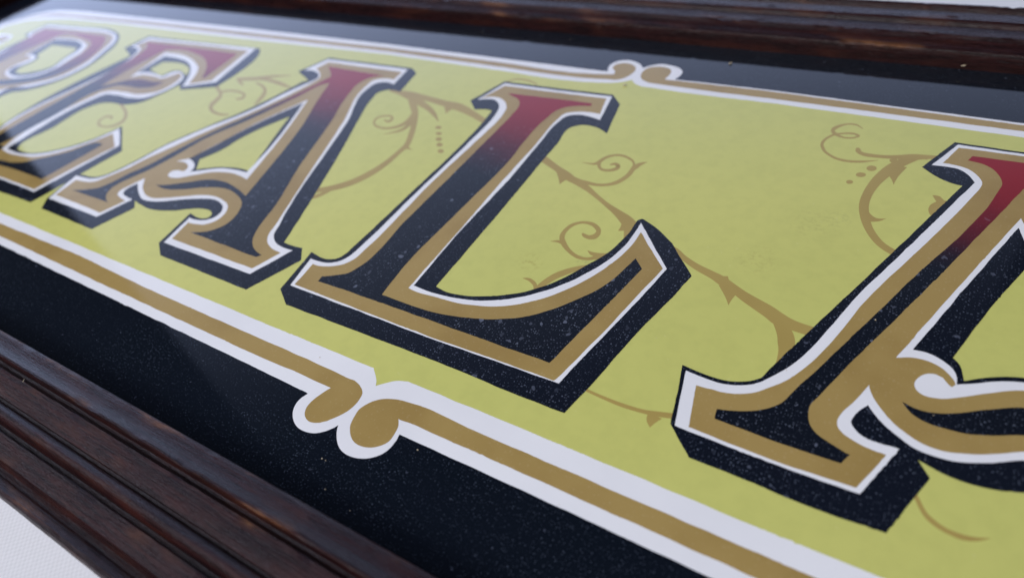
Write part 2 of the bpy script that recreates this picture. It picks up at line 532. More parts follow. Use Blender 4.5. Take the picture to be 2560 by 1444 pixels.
# ------------------------------------------------------------------ painted layers (outlines in mm on the panel)
LETTERS={
 'R':{
  'shade':[[(-307.6,49.31,1),(-309.41,37.4,1),(-302.51,35.18,1),(-304.37,21.38),(-304,-41),(-313,-47,1),(-313,-52,1),(-270,-52,1),(-267,-47,1),(-275,-41),(-275,-15,1),(-263,-15),(-245,-47,1),(-243,-52,1),(-227,-52,1),(-225,-45,1),(-237,-22),(-248.54,-8.82),(-247.73,-5.66),(-241.06,-1.73),(-234.64,3.79),(-230.6,10.81),(-229.31,19.78),(-232.13,31.9),(-236.11,40.63),(-241.67,46.3),(-248.18,50),(-254.85,51.74),(-280.71,50.72)],[(-276.31,32.55,1),(-257.05,33.47,1),(-254.8,31.18),(-253.38,25.7),(-251.02,16.16),(-257.04,10.51),(-262.5,8.21),(-267.75,9.24),(-269.03,11.91),(-268.12,17.35),(-269.11,20.95),(-273.79,23.09,1)]],
  'white':[[(-305.84,48.25,1),(-306.5,37.48),(-299.11,34.94),(-302.16,20.19),(-302,-41),(-311,-47,1),(-311,-50,1),(-272,-50,1),(-269,-47,1),(-277,-41),(-277,-15,1),(-265,-15),(-243,-47,1),(-241,-50,1),(-229,-50,1),(-227,-45,1),(-239,-22),(-252.75,-6.54),(-253.12,-3.6),(-242.22,1.34),(-233.31,10.19),(-231.35,21.12),(-235.43,33.11),(-239.92,42.65),(-242.96,45.66),(-248.31,48.75),(-254.97,50.47),(-279.64,50.03)],[(-281.13,37,1),(-260.93,37.9),(-255.6,35.72),(-252.79,31.57),(-251.57,24.56),(-248.82,14.83),(-253.44,8.8),(-260.53,6.14),(-267.74,6.33),(-272.01,8.3),(-273.57,10.93),(-270.8,14.89),(-269.96,19.63),(-273.84,22.3),(-280.04,22.22,1)]],
  'gold':[[(-304.09,46.74,1),(-305.33,39.44),(-296.02,34.66),(-300.52,19.3),(-301,-41),(-310,-47,1),(-310,-49,1),(-273,-49,1),(-270,-47,1),(-278,-41),(-278,-15,1),(-266,-15),(-242,-47,1),(-240,-49,1),(-230,-49,1),(-228,-45,1),(-240,-22),(-255.33,-5.14),(-244.72,2.79),(-235.35,11.46),(-234.21,21.58),(-237.92,33.75),(-242.34,42.59),(-244.97,45.3),(-249.67,47.69),(-254.39,48.49),(-276.48,47.98)],[(-281.88,38.11,1),(-259.83,38.92),(-252.82,36.26),(-248.94,31.18),(-247.67,23.13),(-246.21,13.25),(-250.81,7.27),(-259.04,4.35),(-267.14,4.66),(-273.55,7.6),(-275.05,11.36),(-273.73,16.17),(-273.27,19.32),(-280.61,21.32,1)]],
  'fill':[[(-302.38,44.36,1),(-276.09,45.48),(-251.63,45.7,1),(-245.26,40.46),(-236.76,24.67),(-239.17,11.29),(-251.39,1.92),(-261.49,-1.81),(-280,0,1),(-266.94,1.13),(-259.76,4.18),(-249.11,10.12),(-246.08,20.51),(-247.83,32.55),(-252.11,38.37),(-262.18,41.32),(-284.52,39.73),(-284.63,37.18,1),(-289.37,13.27),(-285,-35),(-281,-41,1),(-300,-41,1),(-296,-32),(-299.97,19),(-302.18,38.26,1)]],
 },
 'E':{
  'shade':[[(-225.3,50.87,1),(-227.25,38.88,1),(-218.75,35.33,1),(-215.93,33.71,1),(-220.12,-24.19),(-218.67,-29.03),(-218.91,-32.55),(-219.84,-34.74),(-222.7,-36.09),(-228.24,-35.46,1),(-226.53,-48.6,1),(-221.29,-52,1),(-171.26,-50.62),(-152.66,-50.39,1),(-150.93,-42.33),(-149.52,-32.95),(-146.81,-19.65,1),(-162.73,-8.32,1),(-167.06,-18.2),(-174.19,-26.13),(-179.58,-29.98),(-184.51,-31.93),(-192.97,-32.1,1),(-195.22,-29.88),(-193.46,-17.22),(-193.09,-3.95),(-189.84,0.74),(-185.6,2.4),(-176.96,3.09),(-171.3,5.98),(-167.82,12.76),(-165.64,20.58,1),(-161.76,17.83,1),(-147.36,23.35,1),(-152.02,51.13),(-153.8,52.85,1),(-190.13,51.62)],[(-192.62,33.21,1),(-184.52,34.57),(-177.49,33.69),(-172.57,31.11),(-169.49,26.92,1),(-174.38,29.07),(-177.65,29.67),(-179.83,28.53),(-180.75,27.01),(-181.42,24.9),(-186.72,25.36),(-193.23,27.27,1)]],
  'white':[[(-223.62,49.6,1),(-224.48,40.56,1),(-220.86,40.51),(-216.89,38.66),(-214.83,35.02),(-218.72,-24.95),(-216.93,-29.2),(-217.29,-32.74),(-218.43,-35.29),(-220.66,-36.86),(-226.73,-37.4,1),(-224.95,-46.71,1),(-179.73,-46.03),(-157.39,-46.37,1),(-154.1,-31.35),(-151.23,-17.49,1),(-162.43,-9.57,1),(-166.25,-18.75),(-173.36,-26.65),(-178.73,-30.49),(-183.64,-32.43),(-191.59,-33.5),(-198.7,-32.98,1),(-198.97,-27.76),(-197.09,1.04),(-194.67,6.24),(-188.75,7.37),(-179.69,7.46),(-172.62,9.2),(-169,13.68),(-167.38,20.79),(-168.6,24.58),(-172.3,27.58),(-176.69,28.89),(-178.86,27.76),(-179.65,25.94),(-180.05,24.23),(-183.84,24.36),(-189.94,24.98),(-196.6,23.51,1),(-196.66,37.63,1),(-185.91,37.38),(-177.37,35.07),(-171.78,31.28),(-163.14,19.93,1),(-150.63,26.21,1),(-155.77,52.46,1),(-189.41,51.01)]],
  'gold':[[(-221.13,47.72,1),(-223.31,42.31,1),(-218.94,41.25),(-215.35,38.6),(-213.28,33.89),(-216.97,-25.89),(-215.13,-30.11),(-215.51,-33.61),(-216.84,-35.9),(-219.56,-37.81),(-224.74,-38.81,1),(-224.06,-46.08,1),(-181.11,-45.29),(-158.84,-45.52,1),(-155.57,-30.39),(-152.23,-18.77,1),(-161.72,-12.8,1),(-169.07,-24.39),(-175.26,-30.22),(-180.51,-33.01),(-188.13,-34.52),(-196.47,-34.67),(-200.5,-34.03,1),(-202.44,-29.01),(-199.45,2.6),(-197.7,7.38),(-193.64,9.29),(-186.66,10.03),(-177.65,10.68),(-170.69,14.79),(-169.79,22.73),(-171.64,26.44),(-175.1,27.61),(-176.78,25.29),(-178.84,22.89),(-185.29,23.05),(-192.45,22.43),(-196.4,19.57,1),(-199.72,40.24,1),(-185.36,39.94),(-175.3,36.52),(-170.08,33.62),(-162.06,22.03,1),(-153.78,26.72,1),(-157.72,50,1),(-187.64,49.51)]],
  'fill':[[(-220.25,45.95,1),(-189.48,46.6),(-160.94,46.96,1),(-158.68,27.46,1),(-160.29,27.41,1),(-167.59,36.14),(-173.85,40.22),(-182.92,42.89),(-193.1,44.08),(-201.58,42.78,1),(-204.08,16.17),(-203.57,10.43,1),(-199.51,13.96),(-194.33,18.07),(-188.73,19.67),(-180.74,19.58),(-175.41,20.81,1),(-176.95,16.69),(-181.89,14.59),(-188.63,13.94),(-196.41,12.75),(-200.85,8.2),(-202.53,-11.67),(-204.14,-26.78),(-204.61,-32.58),(-201.58,-32.6),(-201.1,-38.74),(-200.9,-40.83,1),(-192.85,-38.94),(-186.03,-38.14),(-180.87,-36.34),(-175.66,-32.32),(-168.95,-26.87),(-162.32,-18.91),(-158.79,-19.16,1),(-159.74,-25.64),(-162.21,-40.78,1),(-189.32,-40.85),(-212.18,-42.97),(-219.11,-43.06,1),(-219.29,-41.39,1),(-216.12,-39.77),(-213.65,-38.11),(-212.62,-35.98),(-213.54,-27.75),(-213.16,-14.46),(-212.51,22.05),(-215.01,42.02)]],
 },
 'A':{
  'shade':[[(-115.76,52.84,1),(-120.84,41.17,1),(-111.28,36.46,1),(-113.1,35.16,1),(-120.29,13.62),(-127.2,0.57),(-133.93,-13.97),(-135.34,-20.33),(-136.48,-24.15),(-138.17,-28.77),(-139.69,-31.27),(-141.95,-33.09),(-144.28,-33.82),(-147.71,-33.98),(-151.26,-34.4,1),(-148.55,-46.93,1),(-145.05,-50.98,1),(-116.94,-51.54,1),(-112.22,-39.82,1),(-115.63,-37.18,1),(-111.51,-38.01),(-106.41,-38.46),(-102.96,-37.89),(-97.31,-35.99),(-94.04,-34.33),(-91.53,-33.11),(-88.27,-32.4),(-85.55,-32.62),(-84.22,-33.47),(-84.12,-34.91),(-85.68,-35.8),(-88.31,-35.96),(-91.51,-35.37,1),(-89.76,-48.07,1),(-84.65,-51.48,1),(-50.26,-51.93,1),(-44.05,-38.74,1),(-47.05,-34.97,1),(-49.54,-35.22),(-53.65,-35.06,1),(-59.96,-16.08),(-68.39,7),(-72.67,17.81),(-77.65,32.55),(-78.03,35.9),(-76.14,37.96),(-70.32,38.29,1),(-72.21,50.44,1),(-76.22,53.28,1)],[(-99.88,14.76,1),(-93.71,-2.33),(-89.54,-13.82,1),(-93.29,-13.69),(-98.14,-14.31),(-102.33,-15.59),(-105.88,-17.32),(-108.72,-18.85,1),(-112.28,-14.37,1),(-108.4,-6.11),(-108,-2.94)]],
  'white':[[(-115.15,51.69,1),(-118.97,42.5,1),(-113.81,42.71),(-110.54,41.34),(-108.81,38.77),(-109.63,35.96),(-112.17,30.78),(-118.66,13.24),(-126.52,-0.01),(-133.17,-14.23),(-134.67,-20.83),(-135.81,-24.64),(-137.5,-29.24),(-139.02,-31.73),(-141.05,-33.7),(-143.13,-34.57),(-146.31,-34.9),(-150.47,-35.07,1),(-147.94,-46.73,1),(-120.98,-47.05,1),(-116.85,-37.17,1),(-120.99,-36.69),(-123.04,-36.12),(-123.87,-34.93),(-122.73,-30.76,1),(-119.73,-32.97),(-116.25,-34.95),(-113.1,-35.94),(-110.02,-35.73),(-106.84,-34.89),(-100.06,-31.67),(-93.53,-29.13),(-89.29,-28.14),(-86.08,-28.63),(-83.91,-29.62),(-82.21,-32.05),(-82.48,-34.53),(-84.91,-36.46),(-88.12,-37),(-90.01,-36.91,1),(-88.33,-47.39,1),(-53.58,-47.45,1),(-48.94,-36.6,1),(-52.56,-36.62),(-55.97,-35.88),(-58.26,-34.2),(-60.76,-29.08),(-72.65,5.78),(-76.15,16.87),(-83.63,37.54),(-82.97,40.99),(-79.73,42.58),(-75.79,41.84,1),(-77.21,52.2,1)],[(-101.45,23.2,1),(-92.58,-2),(-89.84,-14.55,1),(-94.82,-14.81),(-99.68,-15.43),(-103.52,-17.04),(-106.87,-18.94),(-109.72,-20.46,1),(-110.11,-18.84),(-111.22,-17.41),(-113.28,-16.03),(-116.51,-15.18,1),(-114,-7.96),(-109.73,5.58)]],
  'gold':[[(-113.16,49.91,1),(-114.93,44.6,1),(-110.48,41.95),(-108.2,39.2),(-108.47,35.36),(-110.41,28.94),(-117.34,12),(-124.51,-1.73),(-129.99,-14.02),(-133.33,-21.82),(-134.48,-25.6),(-136.61,-29.87),(-138.12,-32.34),(-139.48,-34.75),(-141.94,-35.97),(-144.7,-36.4),(-148.04,-36.78,1),(-147.24,-44.59,1),(-121.79,-45.38,1),(-118.65,-38.37,1),(-122.73,-37.67),(-124.65,-37.06),(-125.6,-35.49),(-124.71,-32.67),(-122.74,-27.97,1),(-119.59,-31.25),(-116.43,-33.16),(-113.73,-34.13),(-110.53,-34.3),(-106.43,-32.96),(-101.28,-30.68),(-95.04,-27.85),(-90.59,-27),(-86.14,-27.49),(-82.59,-28.8),(-80.6,-31.51),(-80.5,-34.77),(-82.41,-37.41),(-85.24,-38.38),(-88.5,-38.6,1),(-87.26,-45.46,1),(-54.66,-45.72,1),(-51.47,-38.47,1),(-55.84,-37.8),(-58.56,-36.31),(-59.95,-34.8),(-61.5,-30.21),(-65.72,-18.33),(-73.08,3.42),(-77.55,16.49),(-85.47,38.47),(-85.25,42.7),(-82.31,44.5),(-77.79,44.69,1),(-78.22,49.96,1)],[(-101.21,25.41,1),(-91.93,0.25),(-88.13,-12.96),(-86.84,-17.36,1),(-91.62,-16.57),(-96.93,-16.73),(-102.05,-18.31),(-106.93,-21.32),(-111.97,-24.39),(-114.02,-24.82),(-116.06,-24.16),(-116.54,-22.34),(-114.96,-21.2),(-112.35,-21.05,1),(-112.22,-19.7),(-113.15,-18.44),(-115.96,-17.28),(-119.89,-17.56,1),(-116.51,-15.18,1),(-114,-7.96),(-109.93,5.77)]],
  'fill':[[(-110.79,47.02,1),(-94.92,46.57),(-83.47,46.22,1),(-88.19,43.17),(-89.55,39.19),(-88.63,33.89),(-81.93,15.31),(-73.96,-9.03),(-68.08,-23.62),(-64.78,-34.63),(-63.36,-37.18),(-60.12,-39.82),(-55.85,-41.01,1),(-56.89,-42.18,1),(-83.94,-41.49,1),(-78.51,-38.72),(-76.22,-35.28),(-76.32,-31.71),(-77.66,-28.48),(-79.41,-26.23),(-81.44,-24.99),(-84.98,-23.8),(-89.92,-23.01),(-93.34,-23.49),(-99.07,-25.53),(-104.48,-28.08),(-108.62,-29.41),(-112.62,-29.66),(-115.81,-29.2,1),(-112.64,-28.41),(-109.13,-26.67),(-104.9,-24.29),(-100.56,-21.87),(-96.42,-20.78),(-92.6,-20.61),(-87.56,-21.45),(-80.72,-23.59,1),(-83.84,-11.65),(-90.96,11.66),(-98.15,28.32),(-101.43,37.57,1),(-107.03,43.91)]],
  'leg':[[(-104.08,41.01,1),(-105.09,38.17),(-108.9,27.35),(-115.83,11.34),(-122.54,-3.41),(-126.32,-15.08),(-128.64,-22.92),(-131.2,-27.97),(-133.02,-33.59),(-134.92,-36.78),(-138.18,-38.89),(-143.85,-40.93,1),(-123.59,-41.01,1),(-126.79,-39.82),(-128.49,-38.51),(-129.84,-35.8),(-129.53,-32.7),(-128.44,-29.97),(-125.88,-25),(-123.54,-17.28),(-120.81,-4.89),(-113.69,9.32),(-106.98,25.34),(-102.36,36.21),(-100.25,37.55,1)]],
 },
 'L':{
  'shade':[[(-37.76,52.78,1),(-42.69,39.42,1),(-38.35,35.18,1),(-34.79,36.1),(-32.53,35.97,1),(-31.77,28.14),(-31.69,17.51),(-32.84,-7.83),(-33.93,-28.84),(-34.17,-32.36),(-35.1,-34.55),(-37.96,-35.9),(-40.76,-35.84),(-43.5,-35.27,1),(-41.79,-48.41,1),(-36.55,-51.81,1),(-10.61,-51.71),(14.48,-51.82),(25.13,-52.2),(36.26,-52.18,1),(37.91,-45.6),(40.68,-31.74),(44.88,-14.9),(45.72,-10.93,1),(38.4,-2.6,1),(30.31,2.62),(29.04,3.1),(28.33,2.4),(28.24,1.15),(27.96,-3.42),(26.19,-10.64),(23.46,-15.79),(19.99,-21.78),(17.1,-25.37),(12.11,-29.49),(9,-31.2),(2.62,-33.67),(-3.09,-34.28),(-5.58,-33.75,1),(-5.06,-4.24),(-4.77,25.23),(-4.35,34.48),(-2.15,35.93),(1.52,36.07),(6.41,33.88,1),(3.88,48.94,1),(-0.35,53.44,1),(-17.75,52.88)]],
  'white':[[(-37.09,51.64,1),(-40.6,40.43,1),(-35.27,41.75),(-32.48,40.02),(-30.77,36.89),(-30.32,34.68),(-30.27,17.92),(-31.42,-7.91),(-32.19,-29.01),(-32.55,-32.55),(-33.69,-35.1),(-35.92,-36.67),(-39.19,-37.26),(-41.99,-37.21,1),(-40.21,-46.52,1),(-18.97,-46.78,1),(1.02,-47.1,1),(22.04,-46.82,1),(32.33,-46.7,1),(33.44,-41.5,1),(37.4,-24.24,1),(38.84,-17.58),(40.19,-10.66,1),(29.31,1.67,1),(29.28,-3.54),(27.75,-11.33),(24.54,-18.08),(20.83,-23.43),(17.78,-26.66),(12.58,-30.84),(6.56,-33.69),(-0.39,-35.35),(-7.67,-35.63),(-10.79,-35.46,1),(-10.82,-16.1),(-9.66,8.51),(-9.7,23.81),(-9.4,36.36),(-8.65,38.77),(-6.26,40.5),(-3.12,40.66),(1.78,39.56,1),(-0.11,52.32,1),(-17.19,51.78)]],
  'gold':[[(-36.29,50.28,1),(-39.82,41.61,1),(-36.17,43.25),(-33.47,42.93),(-30.33,40.8),(-28.76,38.35),(-28.2,35.92),(-28.51,18.43),(-29.7,1.13),(-30.39,-29.92),(-30.77,-33.42),(-32.1,-35.71),(-34.82,-37.62),(-37.65,-38.51),(-40,-38.62,1),(-39.32,-45.89,1),(-19.3,-46.39,1),(0.76,-46.73,1),(21.84,-46.48,1),(31.19,-46.48,1),(31.88,-44.45,1),(35.05,-31.57,1),(36.46,-24.73,1),(37.75,-18.62),(39.41,-10.95,1),(30.58,-1.47,1),(30.53,-4.69),(28.94,-11.86),(25.39,-19.88),(21.75,-25.26),(18.79,-28.56),(13.78,-32.4),(10.66,-33.99),(4.08,-35.94),(-3.62,-36.6),(-10.29,-36.77),(-11.5,-36.55,1),(-11.17,-16.85),(-10.94,10.72),(-10.48,23.59),(-10.51,36.5),(-9.82,39.8),(-6.93,41.89),(-3.39,42.59),(0.46,42.48,1),(-1.27,50.87,1),(-16.53,50.48)]],
  'fill':[[(-32.79,46.3,1),(-14.8,47.06),(-4.32,47.34,1),(-4,45.81,1),(-8.3,44.72),(-11.42,43.01),(-13.11,40.29),(-13.99,35.58),(-14.38,22.47),(-14.04,16.14),(-15.6,-10.12),(-16.84,-32.41),(-16.36,-38.55),(-16.16,-40.64,1),(-9.04,-40.8),(-0.89,-40.55),(6.19,-39.23),(12.57,-37.19),(15.67,-35.71),(21.62,-31.17),(25.66,-26.4),(29.15,-21.28),(32.76,-9.91,1),(35.33,-12.6,1),(33.83,-19.37),(28.47,-43.06,1),(19.88,-43.04),(-1.98,-42.86),(-27.44,-42.78),(-34.37,-42.87,1),(-34.55,-41.2,1),(-31.38,-39.58),(-28.91,-37.92),(-27.88,-35.79),(-26.97,-16.65),(-25.58,19.26),(-25.17,35.56),(-25.29,39.47),(-26.31,42.29),(-28.5,44.4),(-30.76,45.31)]],
 },
 'A2':{
  'shade':[[(87.4,52.51,1),(82.06,40.55,1),(88.83,36.06),(90.45,35.82,1),(75.84,-3.31),(66.12,-29.16),(65.4,-31.21),(63.41,-32.92),(61.07,-33.92),(57.57,-34.34),(54.67,-34.1),(51.82,-33.78,1),(54.01,-45.27),(54.24,-46.69,1),(59.22,-51.59,1),(72.09,-51.89),(73.63,-51.98),(88.74,-51.65,1),(93.02,-40.04,1),(91.08,-37.48,1),(94.55,-38.44),(98.49,-38.58),(101.65,-38.17),(104.81,-37.04),(111.92,-33.27),(115.18,-32.56),(117.9,-32.78),(119.23,-33.63),(119.33,-35.07),(117.77,-35.96),(115.14,-36.12),(111.94,-35.53,1),(113.69,-48.23,1),(118.8,-51.64,1),(153.19,-52.09,1),(159.4,-38.9,1),(156.4,-35.13,1),(153.91,-35.38),(149.8,-35.22,1),(143.49,-16.24),(135.06,6.84),(130.78,17.65),(125.8,32.39),(125.42,35.74),(127.31,37.8),(133.13,38.13,1),(131.24,50.28,1),(127.23,53.12,1),(100.94,52.21)],[(103.57,14.6,1),(109.74,-2.49),(113.91,-13.98,1),(110.16,-13.85),(105.31,-14.47),(103.84,-14.85),(100.94,-15.91),(98.18,-17.26),(95.62,-19.07,1),(95.31,-17.57),(94.75,-15.95),(93.55,-14.56,1),(100.28,5.91),(102.68,12.07)]],
  'white':[[(88.13,51.68,1),(83.83,41.9,1),(86.68,42.12),(89.05,41.88),(91.13,40.17),(92.61,37.72,1),(77.52,-2.67),(66.57,-30.9),(65.1,-32.68),(62.9,-34.09),(60.45,-34.95),(56.87,-35.13),(52.85,-34.76,1),(55.03,-46.69,1),(70.84,-47.15),(84.39,-46.92,1),(88.34,-36.63,1),(86,-36.74),(83.84,-36.75),(82.38,-36.18),(81.67,-35.58),(80.85,-34.43),(81.06,-33.23),(82.7,-30,1),(85.39,-32.84),(87.21,-34.01),(90.11,-35.52),(93.63,-35.85),(96.28,-35.48),(100.1,-33.95),(104.56,-31.38),(114.16,-28.3),(117.37,-28.79),(119.54,-29.78),(121.24,-32.21),(120.97,-34.69),(118.54,-36.62),(115.33,-37.16),(113.44,-37.07,1),(115.12,-47.55,1),(149.87,-47.61,1),(154.51,-36.76,1),(150.89,-36.78),(147.48,-36.04),(145.19,-34.36),(142.69,-29.24),(130.8,5.62),(127.3,16.71),(119.82,37.38),(120.48,40.83),(123.72,42.42),(127.66,41.68,1),(126.24,52.04,1),(100.97,51.41)],[(101.19,24.64,1),(93.75,3.53),(87.45,-15.14,1),(89.8,-14.96),(92.17,-15.9),(93.81,-17.28),(94.49,-18.83),(94.63,-20.31,1),(96.9,-19.16),(99.63,-17.54),(103.89,-15.9),(106.66,-15.35),(111.57,-14.49),(114.15,-14.54,1),(112.81,-10.04),(109.25,-0.56)]],
  'gold':[[(88.41,50.4,1),(85.84,43.32,1),(87.9,43.29),(90.53,42.65),(92.76,40.67),(93.94,37.98),(93.72,35.97),(92.65,32.68),(79.66,-1.86),(67.11,-32.95),(65.32,-34.75),(63.41,-35.85),(60.99,-36.71),(58.42,-36.97),(55.58,-37.23,1),(57.23,-46.06,1),(70.68,-46.51),(83.74,-46.13,1),(86.74,-38.54,1),(84.12,-38.39),(81.78,-37.84),(80.15,-37.18),(79.42,-36.59),(78.87,-35.31),(79.13,-33.48),(80.45,-30.54),(82.11,-25.76,1),(82.93,-27.68),(84.5,-29.82),(86.75,-32.07),(88.84,-33.28),(91.36,-34.32),(94.13,-34.47),(97.44,-33.5),(101.25,-31.69),(104.49,-29.83),(117.31,-27.65),(120.86,-28.96),(122.85,-31.67),(122.95,-34.93),(121.04,-37.57),(118.21,-38.54),(114.95,-38.76,1),(116.19,-45.62,1),(148.79,-45.88,1),(151.98,-38.63,1),(147.61,-37.96),(144.89,-36.47),(143.5,-34.96),(141.95,-30.37),(137.73,-18.49),(130.37,3.26),(125.9,16.33),(117.98,38.31),(118.2,42.54),(121.14,44.34),(125.66,44.53,1),(125.23,49.8,1),(101.02,50.45)],[(101.45,27.91,1),(92.49,2.94),(85.2,-18.04,1),(87.69,-17),(90.02,-16.8),(92.36,-17.7),(93.68,-18.99),(94.52,-20.36),(94.08,-21.17),(93.11,-20.33),(92.57,-19.65),(91.52,-19.36),(90.36,-19.67),(89.03,-21.16),(88.61,-22.62),(89.07,-23.87),(90.16,-24.55),(92.37,-24.38),(95.11,-22.93),(99.14,-20.31),(103.97,-17.71),(108.25,-16.79),(113.17,-16.31),(116.84,-17.24,1),(115.36,-12.48),(111.38,0.05)]],
  'fill':[[(91.34,47.75,1),(101.13,47.93,1),(105.49,47.84,1),(104.2,43.02,1),(101.54,38.32,1),(87.65,1.08),(75.11,-31.52),(74.32,-33.84),(74.5,-35.78),(75.16,-37.64),(76.37,-38.87),(77.74,-39.5),(80.02,-40.25),(81.9,-40.75,1),(80.94,-42.83,1),(69.76,-43.01),(66.23,-42.82),(60.67,-42.68,1),(60.44,-40.63,1),(64.42,-39.34),(68.19,-37.06),(69.84,-35.17),(70.89,-32.62),(83.62,-0.46),(97.13,36.32),(97.57,38.68),(97.22,40.84),(95.79,43.48),(93.55,45.17),(90.57,45.72,1)]],
  'leg':[[(92.66,46.86,1),(108.53,46.41),(119.98,46.06,1),(115.26,43.01),(113.9,39.03),(114.82,33.73),(121.52,15.15),(129.49,-9.19),(135.37,-23.78),(138.67,-34.79),(140.09,-37.34),(143.33,-39.98),(147.6,-41.17,1),(146.56,-42.34,1),(119.51,-41.65,1),(124.94,-38.88),(127.23,-35.44),(127.13,-31.87),(125.79,-28.64),(124.04,-26.39),(104.36,-26.72),(99.74,-28.79),(96.42,-29.88),(94.39,-30.06),(90.81,-29.85),(88.96,-28.98),(87.42,-27.23,1),(89.87,-27.89),(92.71,-27.41),(95.41,-26.14),(99.38,-23.72),(104.12,-21.22),(110.85,-20.77),(115.89,-21.61),(122.73,-23.75,1),(119.61,-11.81),(112.49,11.5),(105.3,28.16),(102.02,37.41,1),(96.42,43.75)]],
 },
}
BORDER_OUT=[(2.35,70.29,1),(2.77,70.9),(4.47,72.55),(7.2,73.91),(10.52,73.59),(13.46,72.45),(14.82,70.74),(14.94,68.3),(14.19,65.94,1),(41.06,66.16,1),(100.41,64.39,1),(325,61.8,1),(340,56),(345,41,1),(345,-41,1),(340,-65),(325,-73,1),(85.84,-68.72,1),(68.75,-68.77,1),(34.57,-68.68,1),(10.18,-68.73,1),(10.37,-70.5),(10.02,-72.75),(8.19,-75.02),(6.48,-75.89),(3.98,-76.41),(1.7,-76.08),(-0.11,-75.05),(-1.55,-73.52),(-2.33,-72.13,1),(-3.74,-74.21),(-5.69,-75.57),(-7.9,-76.07),(-10.4,-75.72),(-12.65,-74.43),(-13.85,-72.71),(-14.15,-70.97),(-13.43,-68.97,1),(-29.25,-68.63,1),(-92.39,-67.75,1),(-140.93,-67.02,1),(-325,-68.5,1),(-340,-63),(-345,-47,1),(-345,35),(-343.27,42.43),(-337.9,50.91),(-331.15,58.73),(-322.37,62.98),(-311.5,64.61),(-285.65,65.67,1),(-244.68,66.22,1),(-171.04,67.07,1),(-99.92,67.26,1),(-42.84,66.39,1),(-9.47,65.91,1),(-7.49,66.09,1),(-8.23,67.74),(-8.47,69.53),(-7.93,71.76),(-6.57,73.38),(-4.54,74.07),(-1.99,73.81),(0.54,72.5)]
BORDER_IN=[(1.85,62.88,1),(0.58,61.85),(-2.01,60.27),(-6.46,59.24),(-38.45,58.74,1),(-93.45,60.21,1),(-162.24,58.65,1),(-233.67,57.89,1),(-281.78,57.17),(-306.38,55.48),(-320.31,52.31),(-332.03,47.58),(-337.37,39.23),(-335,33),(-335,-41,1),(-327,-51),(-315,-55,1),(-158.48,-57.53,1),(-67.07,-58.07,1),(-40.07,-58.28,1),(-4.58,-58.24,1),(-3,-59.55),(-1.88,-60.7),(-1.27,-61.72,1),(0.32,-60.29),(1.9,-58.98),(4.35,-58.15,1),(28.56,-58.2,1),(73.85,-58.57,1),(89.78,-58.39,1),(315,-55,1),(330,-50),(335,-39,1),(335,37,1),(330,50),(315,54.2,1),(100.68,58.33,1),(42.79,59.59,1),(9.43,59.8),(5.55,60.08),(3.08,61.44)]
BORDER_GOLD_LEFT=[(-314.86,60.74,1),(-240.47,63.04,1),(-167.72,63.89,1),(-97.09,64.88,1),(-41.39,63.87,1),(-7.14,64.37),(-4.93,64.86,1),(-5.4,66.55),(-6.94,68.54),(-6.78,70.68),(-5.07,72.1),(-2.63,72.09),(-0.56,70.96),(0.56,68.88),(0.43,66.31),(-0.77,63.52),(-2.69,61.84),(-5.81,61.38),(-39.7,60.92,1),(-94.93,62.12,1),(-164.79,61.09,1),(-236.81,60.27,1),(-284.51,58.98),(-310.58,58.08),(-325.34,55.29),(-335.93,49.79),(-340.63,41),(-338,33),(-338,-41,1),(-330,-55),(-315,-59,1),(-152.29,-60.88,1),(-109.09,-60.53,1),(-76.56,-61.7,1),(-36.1,-62.08,1),(-8.6,-62.48),(-5.79,-62.58),(-3.99,-63.2),(-2.64,-64.2),(-2.15,-66.06),(-2.44,-68.22),(-4.02,-70.92),(-5.55,-72.78),(-6.89,-73.67),(-8.75,-74),(-10.22,-73.36),(-11.31,-71.6),(-11.25,-69.5),(-10.49,-67.28),(-9.82,-65.92,1),(-19.87,-65.82,1),(-31.98,-66.02,1),(-86.43,-65.47,1),(-145.31,-64.65,1),(-320,-64,1),(-335,-59),(-341,-44,1),(-342,34),(-341.95,41.71),(-337.24,50.54),(-327.91,56.81)]
BORDER_GOLD_RIGHT=[(3.53,65.74),(3.14,67.67),(3.65,70.32),(6.19,72.15),(9.1,72.26),(11.03,71.16),(11.63,69.54),(11.66,67.07),(11.33,65.29,1),(41.23,65.53,1),(100.45,63.5,1),(323,60.5,1),(337,54),(342,40,1),(342,-40,1),(337,-63),(323,-69,1),(83.35,-66.37,1),(74.13,-66.04,1),(32.97,-65.89,1),(11.03,-65.9,1),(7.92,-66.13,1),(8.93,-67.59),(9.21,-68.98),(9.2,-70.84),(8.06,-72.46),(6.86,-73.37),(4.85,-73.92),(2.95,-73.67),(1.15,-72.6),(0.19,-71.59),(-0.54,-69.87),(-0.8,-67.7),(0.07,-65.6),(1.82,-63.92),(4.65,-62.59),(7.94,-62.07),(23.16,-62.18),(30.9,-62.29,1),(74.84,-62.36,1),(92.08,-62.41,1),(319,-59,1),(333,-54),(338,-38,1),(338,38,1),(333,52),(319,57,1),(100.56,60.89,1),(42.2,61.81,1),(9.96,62.31),(6.73,62.53),(4.7,63.78)]
CURL_WHITE=[(-330,23),(-328.48,34.43),(-323.04,35.4),(-316.75,34.76),(-313.78,31.38),(-313.46,26.3),(-325,15)]
CURL_GOLD=[(-327,23),(-324.17,32.09),(-320.6,33.62),(-317.62,33.29),(-314.95,30.73),(-315.8,27.56),(-323,17)]
